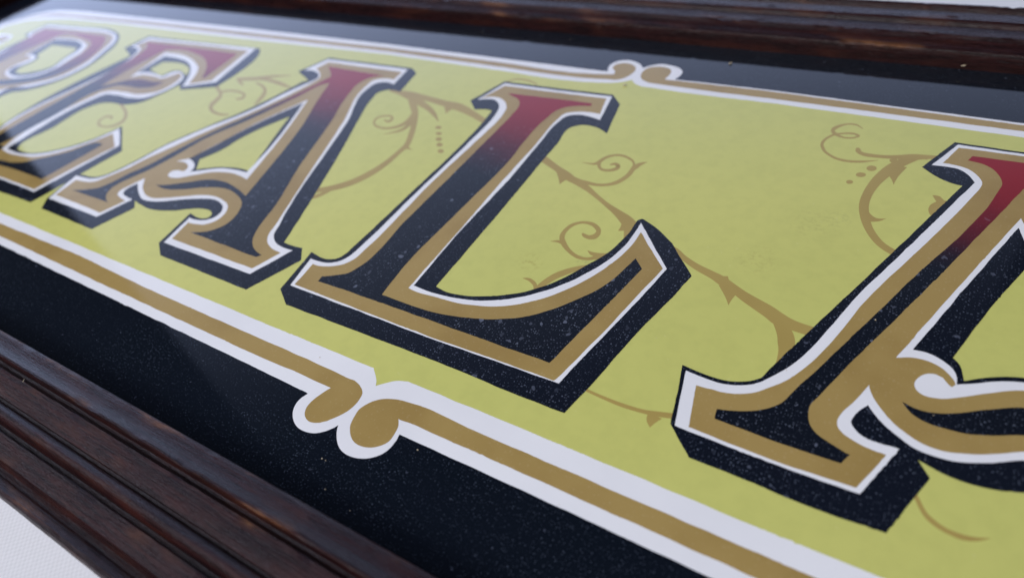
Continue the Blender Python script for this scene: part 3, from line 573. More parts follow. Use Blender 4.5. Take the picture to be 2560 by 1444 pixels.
VINES=[
 ('between E and A',[
  ('stem','s',[(-150.62,24.99,-150.27,26.3),(-149.7,24.46,-149.35,25.74),(-148.4,23.71,-148.06,24.94),(-146.95,22.87,-146.6,24.04),(-145.52,22.03,-145.25,23.21),(-144.08,21.22,-143.95,22.46),(-142.69,20.47,-142.48,21.65),(-141.61,19.82,-140.92,20.71),(-141.03,19.38,-139.44,19.55),(-140.72,18.95,-138.45,18.35),(-140.46,18.32,-137.95,17.34),(-140.26,17.54,-137.64,16.44),(-140.03,16.7,-137.32,15.56),(-139.83,15.84,-137.02,14.59),(-139.71,14.91,-136.8,13.61),(-139.48,13.88,-136.56,12.77),(-138.91,12.77,-136.26,12.18),(-137.92,11.66,-135.9,11.73),(-136.71,10.64,-135.47,11.3),(-135.31,9.75,-134.96,10.9),(-133.83,9.08,-134.28,10.52),(-132.34,8.64,-133.24,10.15),(-130.82,8.36,-131.87,9.81),(-129.34,8.2,-130.45,9.57),(-128.03,8.16,-129.19,9.43),(-126.86,8.31,-128.04,9.44),(-125.8,8.6,-126.91,9.6),(-124.93,8.91,-125.93,9.8),(-124.32,9.12,-125.24,9.94)]),
  ('curl','s',[(-141.49,19.9,-142.96,20.96),(-141.01,20.34,-142.49,21.39),(-140.35,20.96,-141.81,22.03),(-139.54,21.58,-140.96,22.69),(-138.62,22.03,-139.95,23.17),(-137.52,22.27,-138.74,23.43),(-136.23,22.4,-137.36,23.55),(-134.9,22.43,-135.95,23.58),(-133.67,22.37,-134.66,23.53),(-132.53,22.23,-133.45,23.42),(-131.45,22,-132.25,23.22),(-130.57,21.72,-131.09,22.91),(-130.2,21.54,-129.88,22.33),(-130.15,21.47,-128.79,21.39),(-129.94,21.1,-128.22,20.51),(-129.78,20.62,-127.98,19.75),(-129.76,20.22,-128.02,19.12),(-129.98,19.88,-128.48,18.71),(-130.48,19.54,-129.21,18.46),(-131.05,19.25,-129.95,18.29),(-131.45,19.04,-130.44,18.17)]),
  ('stem','s',[(-141.95,29.12,-144.14,31.07),(-141.26,29.34,-143.45,31.28),(-140.28,29.64,-142.46,31.58),(-139.17,29.98,-141.33,31.93),(-138.09,30.31,-140.24,32.26),(-137.1,30.58,-139.22,32.54),(-136.08,30.83,-138.22,32.81),(-135.01,31.14,-137.18,33.11),(-133.87,31.58,-136.05,33.5),(-132.72,32.21,-134.85,34.03),(-131.57,32.95,-133.57,34.67),(-130.32,33.74,-132.14,35.34),(-128.9,34.52,-130.49,35.98),(-127.04,35.37,-128.35,36.6),(-124.88,36.29,-125.86,37.24),(-122.87,37.12,-123.56,37.8),(-121.48,37.7,-121.98,38.19)]),
  ('leaf','s',[(-134.35,31.92,-135.57,33.16),(-133.26,31.98,-134.61,33.36),(-131.72,32.06,-133.25,33.65),(-129.94,32.1,-131.6,33.91),(-128.11,32.03,-129.76,34),(-126.06,31.78,-127.65,33.85),(-123.74,31.4,-125.32,33.56),(-121.47,31,-123.02,33.2),(-119.54,30.69,-121.02,32.82),(-118.06,30.52,-119.34,32.43),(-116.85,30.43,-117.86,31.99),(-115.81,30.34,-116.53,31.53),(-114.85,30.21,-115.34,31.11),(-113.92,29.98,-114.24,30.68),(-113.06,29.7,-113.27,30.25),(-112.33,29.42,-112.5,29.89),(-111.81,29.23,-111.96,29.63)]),
  ('leaf','s',[(-142.11,29.56,-142.36,30.38),(-141.51,29.22,-141.82,30.22),(-140.67,28.71,-141.06,30),(-139.75,28.19,-140.18,29.71),(-138.95,27.79,-139.32,29.34),(-138.21,27.51,-138.47,28.84),(-137.43,27.28,-137.59,28.25),(-136.73,27.09,-136.83,27.7),(-136.25,26.96,-136.3,27.32)]),
  ('curl','s',[(-132.11,29.64,-132.75,30.59),(-131.33,29.43,-132.03,30.46),(-130.24,29.15,-130.99,30.29),(-129.07,28.79,-129.77,30.03),(-127.99,28.38,-128.54,29.65),(-126.95,27.88,-127.3,29.16),(-125.87,27.31,-126,28.57),(-124.97,26.75,-124.64,27.82),(-124.41,26.31,-123.29,26.84),(-124.03,25.85,-122.19,25.73),(-123.63,25.21,-121.42,24.66),(-123.21,24.41,-120.85,23.67),(-122.79,23.57,-120.39,22.73),(-122.38,22.69,-120,21.76),(-122,21.75,-119.71,20.79),(-121.65,20.82,-119.52,19.89),(-121.33,20,-119.4,19.13),(-121.05,19.28,-119.37,18.49),(-120.8,18.62,-119.44,17.95),(-120.59,18.06,-119.54,17.54),(-120.44,17.66,-119.61,17.25)]),
 ]),
 ('under the E',[
  ('stem','s',[(-181.93,3.29,-182.41,4.42),(-181.11,2.99,-181.6,4.15),(-179.97,2.58,-180.44,3.77),(-178.67,2.09,-179.02,3.28),(-177.27,1.52,-177.5,2.7),(-175.64,0.84,-175.83,2.04),(-173.86,0.09,-173.91,1.28),(-172.24,-0.66,-171.88,0.37),(-171.03,-1.33,-169.95,-0.69),(-169.99,-2.07,-168.32,-1.86),(-168.93,-2.95,-166.99,-3.05),(-168.01,-3.86,-165.95,-4.17),(-167.35,-4.65,-165.19,-5.19),(-167,-5.3,-164.79,-6.07),(-166.87,-5.92,-164.72,-6.82),(-166.89,-6.52,-164.83,-7.46),(-166.97,-7.12,-165,-8.03),(-167.08,-7.68,-165.2,-8.58),(-167.26,-8.19,-165.49,-9.1),(-167.55,-8.66,-165.88,-9.56),(-167.94,-9.07,-166.39,-9.97),(-168.45,-9.44,-167.05,-10.31),(-169.08,-9.78,-167.83,-10.6),(-169.81,-10.04,-168.69,-10.82),(-170.62,-10.19,-169.59,-10.98),(-171.61,-10.22,-170.57,-11.09),(-172.75,-10.15,-171.66,-11.15),(-173.8,-10,-172.8,-11.1),(-174.47,-9.83,-174.02,-10.87),(-174.7,-9.73,-175.34,-10.3),(-175.04,-9.52,-176.35,-9.6),(-175.49,-9.13,-177.01,-8.95),(-175.89,-8.71,-177.48,-8.34),(-176.19,-8.26,-177.79,-7.75),(-176.4,-7.73,-177.92,-7.17),(-176.51,-7.21,-177.94,-6.62),(-176.5,-6.74,-177.9,-6.12),(-176.37,-6.34,-177.8,-5.66),(-176.11,-6,-177.62,-5.21),(-175.77,-5.72,-177.34,-4.82),(-175.39,-5.53,-176.94,-4.53),(-174.89,-5.42,-176.32,-4.36),(-174.28,-5.36,-175.56,-4.29),(-173.72,-5.38,-174.77,-4.32),(-173.7,-5.34,-173.75,-4.57),(-174.12,-5.07,-172.69,-5.32),(-173.97,-5.31,-172.46,-5.79),(-173.81,-5.67,-172.38,-6.16),(-173.68,-5.93,-172.33,-6.39)]),
 ]),
 ('between A and L',[
  ('stem','s',[(-74.32,37.63,-75.35,39.45),(-73.43,37.45,-74.53,39.4),(-72.18,37.19,-73.36,39.31),(-70.73,36.87,-72.03,39.24),(-69.27,36.5,-70.71,39.19),(-67.78,35.99,-69.44,39.21),(-66.15,35.36,-68.16,39.29),(-64.47,34.79,-66.9,39.36),(-62.82,34.47,-65.64,39.35),(-61.43,34.57,-64.35,39.23),(-60.29,34.95,-62.9,39.03),(-59.15,35.33,-61.25,38.79),(-57.7,35.47,-59.38,38.54),(-55.71,35.28,-57.23,38.26),(-53.38,34.88,-54.86,37.94),(-51,34.42,-52.53,37.65),(-48.85,34.01,-50.49,37.41),(-47.05,33.7,-48.83,37.31),(-45.46,33.42,-47.34,37.3),(-44.02,33.14,-45.84,37.21),(-42.61,32.81,-44.2,36.91),(-41.16,32.43,-42.43,36.33),(-39.66,32,-40.67,35.59),(-38.12,31.51,-38.96,34.78),(-36.59,30.97,-37.31,34.01),(-34.96,30.33,-35.56,33.18),(-33.24,29.6,-33.76,32.3),(-31.72,28.93,-32.2,31.53),(-30.67,28.47,-31.12,30.99)]),
  ('thorn','p',[(-50.05,35.11,1),(-46.18,30.54,1),(-46.1,32.47),(-45.09,33.94,1)]),
  ('leaf','s',[(-63.05,34.38,-64.12,37.67),(-62.11,34.01,-63.17,37.29),(-60.77,33.48,-61.81,36.76),(-59.33,32.91,-60.32,36.16),(-58.03,32.39,-58.96,35.58),(-56.94,31.97,-57.81,35.07),(-55.93,31.59,-56.71,34.55),(-54.99,31.22,-55.6,33.99),(-54.05,30.8,-54.46,33.37),(-53.08,30.32,-53.33,32.69),(-52.11,29.79,-52.21,31.98),(-51.15,29.24,-51.1,31.21),(-50.21,28.7,-50,30.35),(-49.17,28.07,-48.87,29.3),(-48.02,27.34,-47.75,28.16),(-46.98,26.66,-46.81,27.14),(-46.25,26.19,-46.16,26.44)]),
  ('branch','s',[(-66.02,36.51,-65.08,38.17),(-65.27,35.73,-64.26,37.5),(-64.21,34.62,-63.07,36.54),(-63.08,33.43,-61.73,35.4),(-62.05,32.35,-60.45,34.22),(-61.08,31.35,-59.32,33.04),(-60.07,30.33,-58.24,31.82),(-59.09,29.32,-57.2,30.59),(-58.2,28.36,-56.25,29.39),(-57.42,27.48,-55.44,28.31),(-56.74,26.69,-54.71,27.26),(-56.08,25.85,-54,26.15),(-55.36,24.81,-53.25,24.91),(-54.56,23.5,-52.42,23.47),(-53.74,22.03,-51.54,21.9),(-52.92,20.5,-50.67,20.28),(-52.14,18.98,-49.87,18.69),(-51.36,17.42,-49.1,17.09),(-50.59,15.83,-48.34,15.43),(-49.94,14.37,-47.67,13.8),(-49.49,13.15,-47.21,12.33),(-49.26,12.29,-47.05,11.18),(-49.18,11.58,-47.14,10.33),(-49.2,10.75,-47.32,9.57),(-49.25,9.64,-47.45,8.57),(-49.31,8.21,-47.49,7.15),(-49.41,6.59,-47.51,5.48),(-49.57,4.94,-47.56,3.74),(-49.8,3.41,-47.69,2.1),(-50.08,2.04,-47.89,0.64),(-50.42,0.74,-48.14,-0.76),(-50.82,-0.53,-48.48,-2.14),(-51.32,-1.85,-48.93,-3.53),(-51.91,-3.25,-49.52,-4.98),(-52.59,-4.71,-50.21,-6.47),(-53.34,-6.12,-51,-7.9),(-54.16,-7.39,-51.88,-9.21),(-55.07,-8.52,-52.86,-10.37),(-56.08,-9.57,-53.93,-11.43),(-57.14,-10.54,-55.05,-12.37),(-58.17,-11.42,-56.17,-13.22),(-59.25,-12.24,-57.39,-13.98),(-60.4,-13.01,-58.7,-14.64),(-61.43,-13.66,-59.86,-15.17),(-62.16,-14.12,-60.67,-15.54)]),
  ('thorn','p',[(-49.04,14.5,1),(-46.43,11.36),(-44.68,10.81,1),(-48.51,10.33,1)]),
  ('leaf','s',[(-56.75,-12.41,-56.07,-12.89),(-56.99,-12.72,-56.22,-13.26),(-57.33,-13.15,-56.42,-13.79),(-57.72,-13.64,-56.67,-14.38),(-58.1,-14.11,-56.92,-14.95),(-58.45,-14.55,-57.16,-15.46),(-58.8,-14.98,-57.4,-15.99),(-59.16,-15.43,-57.7,-16.52),(-59.56,-15.9,-58.11,-17.04),(-60.07,-16.47,-58.72,-17.57),(-60.67,-17.12,-59.46,-18.11),(-61.22,-17.72,-60.16,-18.59),(-61.6,-18.14,-60.65,-18.92)]),
  ('curl','s',[(-57.84,27.9,-55.92,27.13),(-57.69,27.36,-55.77,26.61),(-57.47,26.63,-55.53,25.84),(-57.28,25.86,-55.3,24.93),(-57.16,25.15,-55.19,24.05),(-57.11,24.45,-55.21,23.26),(-57.09,23.72,-55.31,22.49),(-57.15,22.99,-55.5,21.75),(-57.3,22.3,-55.79,21.06),(-57.57,21.64,-56.19,20.41),(-57.94,20.99,-56.69,19.81),(-58.4,20.38,-57.27,19.26),(-58.93,19.86,-57.9,18.78),(-59.54,19.4,-58.61,18.36),(-60.24,19,-59.39,18),(-61,18.7,-60.23,17.72),(-61.77,18.51,-61.09,17.55),(-62.62,18.46,-62.02,17.5),(-63.53,18.53,-63.01,17.57),(-64.42,18.69,-63.98,17.74),(-65.16,18.91,-64.88,18),(-65.73,19.18,-65.7,18.38),(-66.2,19.5,-66.47,18.9),(-66.56,19.84,-67.15,19.54),(-66.82,20.18,-67.68,20.25),(-67.05,20.65,-68,21),(-67.21,21.27,-68.15,21.75),(-67.28,21.91,-68.16,22.46),(-67.21,22.45,-68.03,23.08),(-66.97,22.88,-67.73,23.57),(-66.57,23.25,-67.28,23.98),(-66.08,23.55,-66.77,24.31),(-65.57,23.79,-66.25,24.58),(-65.04,23.96,-65.71,24.8),(-64.46,24.06,-65.12,24.96),(-63.9,24.08,-64.52,25.04),(-63.45,24.02,-63.95,25.02),(-63.13,23.89,-63.35,24.85),(-62.89,23.73,-62.73,24.52),(-62.79,23.63,-62.12,23.99),(-62.8,23.63,-61.67,23.3),(-62.77,23.38,-61.52,22.68),(-62.79,22.94,-61.52,22.07),(-62.89,22.53,-61.67,21.52),(-63.02,22.3,-62.02,21.15),(-63.27,22.22,-62.66,21.14),(-63.78,22.25,-63.39,21.37),(-64.34,22.34,-64.06,21.64),(-64.74,22.4,-64.5,21.82)]),
  ('leaf','s',[(-55.62,25.36,-54.07,24.54),(-55.58,24.84,-53.97,24.01),(-55.51,24.12,-53.82,23.23),(-55.45,23.33,-53.7,22.32),(-55.43,22.52,-53.69,21.45),(-55.4,21.68,-53.74,20.65),(-55.36,20.82,-53.84,19.8),(-55.42,19.96,-54.11,18.94),(-55.72,19.09,-54.64,18.1),(-56.45,18.08,-55.63,17.26),(-57.52,16.98,-56.96,16.4),(-58.58,15.98,-58.25,15.64),(-59.3,15.29,-59.14,15.11)]),
  ('dot','p',[(-43.07,23.5),(-42.94,23.08),(-43.12,22.7),(-43.55,22.46),(-44.13,22.43),(-44.69,22.6),(-45.09,22.95),(-45.22,23.37),(-45.04,23.75),(-44.6,23.99),(-44.03,24.02),(-43.46,23.84)]),
  ('dot','p',[(-41.02,20.71),(-40.9,20.3),(-41.07,19.93),(-41.5,19.69),(-42.07,19.65),(-42.62,19.82),(-43.01,20.16),(-43.13,20.57),(-42.95,20.94),(-42.52,21.18),(-41.96,21.22),(-41.4,21.04)]),
  ('dot','p',[(-39.26,18.14),(-39.09,17.65),(-39.22,17.21),(-39.62,16.95),(-40.19,16.94),(-40.78,17.17),(-41.23,17.58),(-41.41,18.07),(-41.28,18.51),(-40.87,18.77),(-40.29,18.79),(-39.71,18.55)]),
  ('dot','p',[(-37.31,15.69),(-37.14,15.21),(-37.27,14.79),(-37.67,14.53),(-38.23,14.51),(-38.81,14.73),(-39.24,15.14),(-39.42,15.62),(-39.29,16.05),(-38.89,16.31),(-38.32,16.32),(-37.74,16.1)]),
  ('dot','p',[(-35.05,12.99),(-34.88,12.52),(-35.01,12.1),(-35.41,11.85),(-35.96,11.83),(-36.52,12.04),(-36.95,12.43),(-37.12,12.91),(-36.99,13.33),(-36.59,13.58),(-36.03,13.6),(-35.47,13.39)]),
  ('curl','s',[(-37.05,52.18,-37.39,52.59),(-36.72,52.61,-37.09,53.05),(-36.25,53.22,-36.66,53.73),(-35.69,53.85,-36.14,54.43),(-35.12,54.31,-35.58,54.98),(-34.52,54.56,-34.98,55.31),(-33.87,54.7,-34.33,55.52),(-33.18,54.76,-33.64,55.65),(-32.46,54.78,-32.92,55.72),(-31.73,54.79,-32.17,55.74),(-30.97,54.74,-31.38,55.7),(-30.19,54.65,-30.56,55.59),(-29.41,54.48,-29.7,55.38),(-28.52,54.18,-28.74,55.02),(-27.55,53.78,-27.72,54.53),(-26.66,53.38,-26.81,54.06),(-26.04,53.1,-26.18,53.74)]),
 ]),
 ('behind the L',[
  ('stem','s',[(-8.22,18.34,-8.44,20.87),(-7.65,18.03,-7.87,20.62),(-6.85,17.58,-7.07,20.26),(-5.89,17.05,-6.09,19.81),(-4.83,16.5,-5.01,19.28),(-3.62,15.91,-3.78,18.6),(-2.26,15.26,-2.39,17.82),(-0.86,14.59,-0.98,17.02),(0.44,13.94,0.33,16.32),(1.63,13.27,1.53,15.76),(2.78,12.57,2.68,15.26),(3.87,11.92,3.77,14.79),(4.88,11.38,4.78,14.3),(5.78,11,5.69,13.76),(6.6,10.72,6.5,13.21),(7.4,10.47,7.28,12.69),(8.24,10.18,8.07,12.24),(9.12,9.84,8.87,11.91),(9.98,9.51,9.71,11.65),(10.81,9.17,10.61,11.35),(11.62,8.81,11.58,10.92),(12.5,8.38,12.58,10.31),(13.43,7.89,13.57,9.61),(14.4,7.36,14.54,8.9),(15.37,6.81,15.49,8.25),(16.31,6.25,16.42,7.65),(17.23,5.68,17.35,7.08),(18.16,5.09,18.27,6.55),(19.06,4.51,19.16,6.06),(19.95,3.95,20.02,5.64),(20.8,3.41,20.88,5.27),(21.63,2.86,21.75,4.91),(22.45,2.26,22.64,4.53),(23.3,1.57,23.58,4.14),(24.16,0.82,24.53,3.76),(24.99,0.07,25.47,3.36),(25.69,-0.56,26.4,2.89),(26.11,-1.04,27.23,2.35),(26.58,-1.61,27.77,1.95),(27.45,-2.36,28.08,1.74),(28.62,-2.94,28.68,1.35),(30.05,-3.24,29.86,0.65),(31.64,-3.36,31.43,-0.24),(33.26,-3.46,33.12,-1.13),(34.77,-3.65,34.68,-1.89),(36.21,-3.98,36.14,-2.47),(37.63,-4.39,37.58,-2.95),(38.93,-4.82,38.92,-3.38),(39.98,-5.24,40.06,-3.82),(40.67,-5.64,40.92,-4.29),(41.14,-6.04,41.53,-4.75),(41.63,-6.52,42.01,-5.13),(42.3,-7.02,42.56,-5.48),(43.11,-7.49,43.3,-5.86),(43.97,-7.96,44.13,-6.27),(44.87,-8.41,45,-6.66),(45.78,-8.83,45.86,-7),(46.73,-9.22,46.77,-7.3),(47.71,-9.57,47.72,-7.57),(48.63,-9.89,48.66,-7.82),(49.44,-10.21,49.51,-8.06),(50.09,-10.52,50.21,-8.25),(50.63,-10.82,50.81,-8.4),(51.16,-11.12,51.38,-8.57),(51.75,-11.43,52.01,-8.81),(52.42,-11.72,52.7,-9.14),(53.13,-12.01,53.42,-9.52),(53.86,-12.31,54.16,-9.93),(54.58,-12.65,54.92,-10.33),(55.27,-13.02,55.65,-10.7),(55.95,-13.43,56.35,-11.06),(56.7,-13.88,57.08,-11.42),(57.6,-14.38,57.94,-11.78),(58.72,-14.96,59.05,-12.19),(59.99,-15.59,60.34,-12.64),(61.21,-16.2,61.6,-13.08),(62.17,-16.69,62.66,-13.47),(62.79,-17.06,63.43,-13.82),(63.24,-17.38,63.97,-14.1),(63.75,-17.69,64.36,-14.31),(64.39,-17.95,64.8,-14.53),(65.12,-18.11,65.38,-14.8),(65.86,-18.19,66.03,-15.11),(66.65,-18.23,66.74,-15.4),(67.47,-18.28,67.51,-15.62),(68.31,-18.33,68.3,-15.77),(69.17,-18.38,69.13,-15.86),(70.1,-18.41,70.04,-15.93),(71.16,-18.41,71.09,-15.99),(72.53,-18.38,72.46,-16.06),(74.1,-18.31,74.05,-16.13),(75.55,-18.24,75.51,-16.18),(76.55,-18.19,76.52,-16.21)]),
  ('thorn','p',[(0.75,13.94,1),(2.39,11.89),(4.27,9.09,1),(4.75,10.66),(5.82,12.24,1)]),
  ('thorn','p',[(23.99,1.69,1),(25.38,-0.59),(25.46,-2.67,1),(26.76,-2.21,1),(27.76,-4.8,1),(28.56,-0.84,1)]),
  ('curl','s',[(5.96,12.61,5.86,13.37),(6.48,12.38,6.37,13.23),(7.23,12.05,7.09,13.03),(8.04,11.71,7.86,12.83),(8.77,11.45,8.53,12.68),(9.34,11.3,9.03,12.61),(9.85,11.2,9.47,12.57),(10.34,11.15,9.92,12.55),(10.89,11.13,10.47,12.53),(11.54,11.12,11.13,12.47),(12.24,11.14,11.85,12.39),(12.97,11.2,12.58,12.35),(13.66,11.3,13.26,12.37),(14.31,11.43,13.88,12.47),(14.94,11.6,14.48,12.62),(15.55,11.82,15.05,12.83),(16.13,12.08,15.59,13.11),(16.7,12.38,16.1,13.45),(17.26,12.73,16.58,13.85),(17.8,13.15,17.01,14.31),(18.29,13.68,17.41,14.85),(18.75,14.36,17.79,15.5),(19.16,15.14,18.16,16.25),(19.53,15.98,18.47,17.05),(19.82,16.83,18.7,17.83),(20.02,17.71,18.83,18.61),(20.14,18.62,18.88,19.44),(20.19,19.5,18.88,20.24),(20.16,20.31,18.88,20.91),(20.05,21.04,18.89,21.4),(19.83,21.71,18.89,21.76),(19.56,22.27,18.86,22.12),(19.3,22.76,18.75,22.5),(19.03,23.24,18.58,22.86),(18.73,23.7,18.39,23.16),(18.36,24.15,18.15,23.42),(17.9,24.55,17.82,23.69),(17.32,24.92,17.33,23.99),(16.65,25.27,16.72,24.3),(15.94,25.56,16.08,24.56),(15.27,25.75,15.48,24.75),(14.66,25.83,14.92,24.85),(14.08,25.82,14.38,24.89),(13.51,25.73,13.85,24.86),(12.96,25.58,13.34,24.74),(12.41,25.35,12.84,24.52),(11.87,25.05,12.35,24.2),(11.36,24.69,11.91,23.82),(10.91,24.27,11.53,23.39),(10.5,23.78,11.21,22.88),(10.14,23.21,10.94,22.3),(9.85,22.62,10.74,21.71),(9.65,22.04,10.63,21.21),(9.55,21.47,10.61,20.81),(9.57,20.87,10.65,20.5),(9.7,20.27,10.73,20.23),(9.93,19.68,10.82,19.99),(10.26,19.11,10.95,19.72),(10.68,18.6,11.14,19.4),(11.13,18.18,11.38,19.1),(11.6,17.86,11.62,18.88),(12.06,17.68,11.9,18.73),(12.51,17.61,12.25,18.63),(12.95,17.6,12.63,18.59),(13.37,17.64,13,18.61),(13.77,17.73,13.34,18.69),(14.17,17.86,13.68,18.85),(14.55,18.03,14,19.05),(14.89,18.21,14.28,19.27),(15.21,18.41,14.53,19.51),(15.51,18.64,14.74,19.78),(15.78,18.9,14.9,20.05),(15.98,19.2,14.99,20.28),(16.13,19.55,15.02,20.49),(16.2,19.97,15.02,20.65),(16.14,20.56,15.02,20.62),(15.77,21.3,15.17,20.35),(15.29,21.71,15.18,20.35),(14.86,21.9,14.97,20.52),(14.42,21.98,14.68,20.69),(14.02,21.95,14.43,20.79),(13.68,21.74,14.17,20.79),(13.4,21.43,13.84,20.69),(13.19,21.11,13.53,20.55),(13.04,20.91,13.31,20.45)]),
  ('leaf','s',[(19.81,19.42,19.12,19.98),(19.94,19.76,19.13,20.42),(20.14,20.24,19.14,21.08),(20.35,20.76,19.18,21.79),(20.52,21.21,19.29,22.41),(20.63,21.6,19.47,22.86),(20.72,22,19.69,23.21),(20.82,22.4,19.96,23.5),(20.95,22.81,20.27,23.78),(21.17,23.26,20.66,24.06),(21.44,23.75,21.1,24.31),(21.7,24.19,21.51,24.51),(21.88,24.5,21.8,24.65)]),
  ('leaf','s',[(9.59,22.07,10.33,21.45),(9.52,21.8,10.29,21.16),(9.42,21.44,10.24,20.73),(9.31,21.08,10.14,20.26),(9.18,20.8,9.96,19.87),(9.06,20.57,9.73,19.62),(8.92,20.35,9.46,19.46),(8.72,20.15,9.1,19.36),(8.38,19.97,8.65,19.31),(7.79,19.84,7.98,19.31),(7.01,19.75,7.14,19.36),(6.26,19.69,6.34,19.43),(5.73,19.64,5.79,19.48)]),
  ('curl','s',[(26.94,-9.69,27.4,-10.32),(26.72,-9.91,27.21,-10.57),(26.4,-10.21,26.93,-10.93),(26.04,-10.54,26.61,-11.33),(25.68,-10.85,26.28,-11.7),(25.34,-11.12,25.98,-12.05),(24.98,-11.38,25.66,-12.39),(24.61,-11.64,25.32,-12.72),(24.22,-11.94,24.93,-13.04),(23.81,-12.3,24.49,-13.34),(23.4,-12.71,23.99,-13.65),(22.97,-13.07,23.45,-13.93),(22.5,-13.31,22.88,-14.15),(21.96,-13.42,22.28,-14.29),(21.37,-13.44,21.64,-14.39),(20.75,-13.37,20.98,-14.41),(20.16,-13.25,20.3,-14.34),(19.56,-13.05,19.6,-14.14),(18.94,-12.78,18.88,-13.85),(18.32,-12.44,18.19,-13.51),(17.72,-12.07,17.52,-13.14),(17.17,-11.64,16.86,-12.76),(16.64,-11.15,16.21,-12.33),(16.15,-10.66,15.59,-11.87),(15.73,-10.2,15.04,-11.4),(15.37,-9.82,14.56,-10.92),(15.09,-9.49,14.14,-10.39),(14.87,-9.21,13.76,-9.81),(14.7,-8.92,13.46,-9.17),(14.55,-8.57,13.26,-8.52),(14.42,-8.17,13.16,-7.87),(14.33,-7.71,13.14,-7.24),(14.3,-7.19,13.19,-6.61),(14.33,-6.6,13.3,-5.95),(14.42,-5.96,13.46,-5.26),(14.58,-5.34,13.69,-4.57),(14.81,-4.78,14.01,-3.96),(15.11,-4.27,14.42,-3.44),(15.49,-3.77,14.91,-2.98),(15.94,-3.36,15.45,-2.58),(16.43,-3.06,16.02,-2.27),(17,-2.9,16.64,-2.04),(17.64,-2.86,17.31,-1.88),(18.28,-2.91,17.98,-1.8),(18.84,-3.03,18.63,-1.82),(19.31,-3.22,19.25,-1.95),(19.74,-3.48,19.85,-2.19),(20.13,-3.78,20.4,-2.49),(20.43,-4.05,20.86,-2.82),(20.61,-4.24,21.27,-3.21),(20.7,-4.36,21.62,-3.69),(20.76,-4.45,21.87,-4.22),(20.8,-4.58,22.03,-4.77),(20.8,-4.8,22.1,-5.32),(20.77,-5.1,22.09,-5.88),(20.7,-5.38,22,-6.42),(20.61,-5.58,21.8,-6.88),(20.49,-5.77,21.48,-7.21),(20.28,-5.99,21.08,-7.41),(20.03,-6.18,20.67,-7.54),(19.78,-6.3,20.25,-7.6),(19.52,-6.32,19.82,-7.59),(19.22,-6.27,19.39,-7.51),(18.91,-6.19,19,-7.39),(18.66,-6.13,18.66,-7.24),(18.51,-6.12,18.35,-7),(18.37,-6.1,18.12,-6.72),(18.22,-6.04,17.99,-6.49),(18.09,-5.98,17.91,-6.35)]),
  ('leaf','s',[(15.67,-10.32,15.87,-11.58),(15.37,-10.29,15.56,-11.48),(14.94,-10.24,15.12,-11.34),(14.45,-10.2,14.65,-11.2),(14.04,-10.2,14.28,-11.1),(13.72,-10.25,14.02,-11.06),(13.48,-10.35,13.8,-11.05),(13.28,-10.47,13.57,-11.07),(13.08,-10.59,13.33,-11.09),(12.84,-10.72,13.04,-11.12),(12.58,-10.88,12.73,-11.17),(12.35,-11.03,12.45,-11.22),(12.19,-11.13,12.25,-11.25)]),
  ('leaf','s',[(21.67,-11.2,21.68,-11.09),(21.9,-11.43,21.93,-11.14),(22.23,-11.76,22.28,-11.2),(22.66,-12.11,22.64,-11.23),(23.16,-12.33,22.96,-11.22),(23.68,-12.38,23.33,-11.19),(24.2,-12.33,23.78,-11.13),(24.69,-12.21,24.25,-11.06),(25.15,-12.07,24.69,-10.98),(25.58,-11.87,25.11,-10.87),(25.99,-11.61,25.54,-10.73),(26.33,-11.37,25.93,-10.6),(26.56,-11.21,26.2,-10.5)]),
  ('leaf','s',[(24.51,-14.99,24.9,-15.66),(24.18,-15.16,24.59,-15.88),(23.69,-15.41,24.16,-16.2),(23.11,-15.71,23.66,-16.59),(22.52,-16.08,23.17,-17.03),(21.9,-16.51,22.66,-17.57),(21.22,-17,22.11,-18.19),(20.55,-17.54,21.56,-18.84),(19.92,-18.1,21.03,-19.48),(19.34,-18.68,20.52,-20.09),(18.79,-19.29,20.02,-20.69),(18.26,-19.94,19.55,-21.3),(17.79,-20.65,19.12,-21.93),(17.36,-21.43,18.73,-22.63),(16.98,-22.25,18.37,-23.37),(16.65,-23.07,18.03,-24.12),(16.38,-23.85,17.72,-24.83),(16.16,-24.6,17.44,-25.48),(16,-25.32,17.19,-26.09),(15.88,-26.02,16.96,-26.69),(15.77,-26.7,16.76,-27.27),(15.68,-27.41,16.57,-27.89),(15.62,-28.12,16.39,-28.52),(15.58,-28.74,16.25,-29.08),(15.55,-29.17,16.14,-29.47)]),
  ('thorn','s',[(11.96,-24.34,11.91,-24.22),(12.29,-24.38,12.18,-24.1),(12.77,-24.43,12.57,-23.92),(13.27,-24.51,13.04,-23.77),(13.69,-24.63,13.56,-23.73),(14.09,-24.81,14.09,-23.84),(14.52,-25.02,14.64,-24.04),(14.91,-25.25,15.18,-24.32),(15.19,-25.46,15.69,-24.71),(15.4,-25.71,16.12,-25.24),(15.65,-26.08,16.41,-25.8),(15.88,-26.49,16.61,-26.26),(16.06,-26.79,16.74,-26.57)]),
  ('thorn','p',[(51.56,-11.49,1),(53.81,-14.27),(55.06,-16.26,1),(55.13,-15.17),(55.56,-12.87,1),(53.96,-11.55,1)]),
  ('thorn','p',[(51.08,-8.92,1),(52.58,-8.36,1),(53.31,-9.96,1)]),
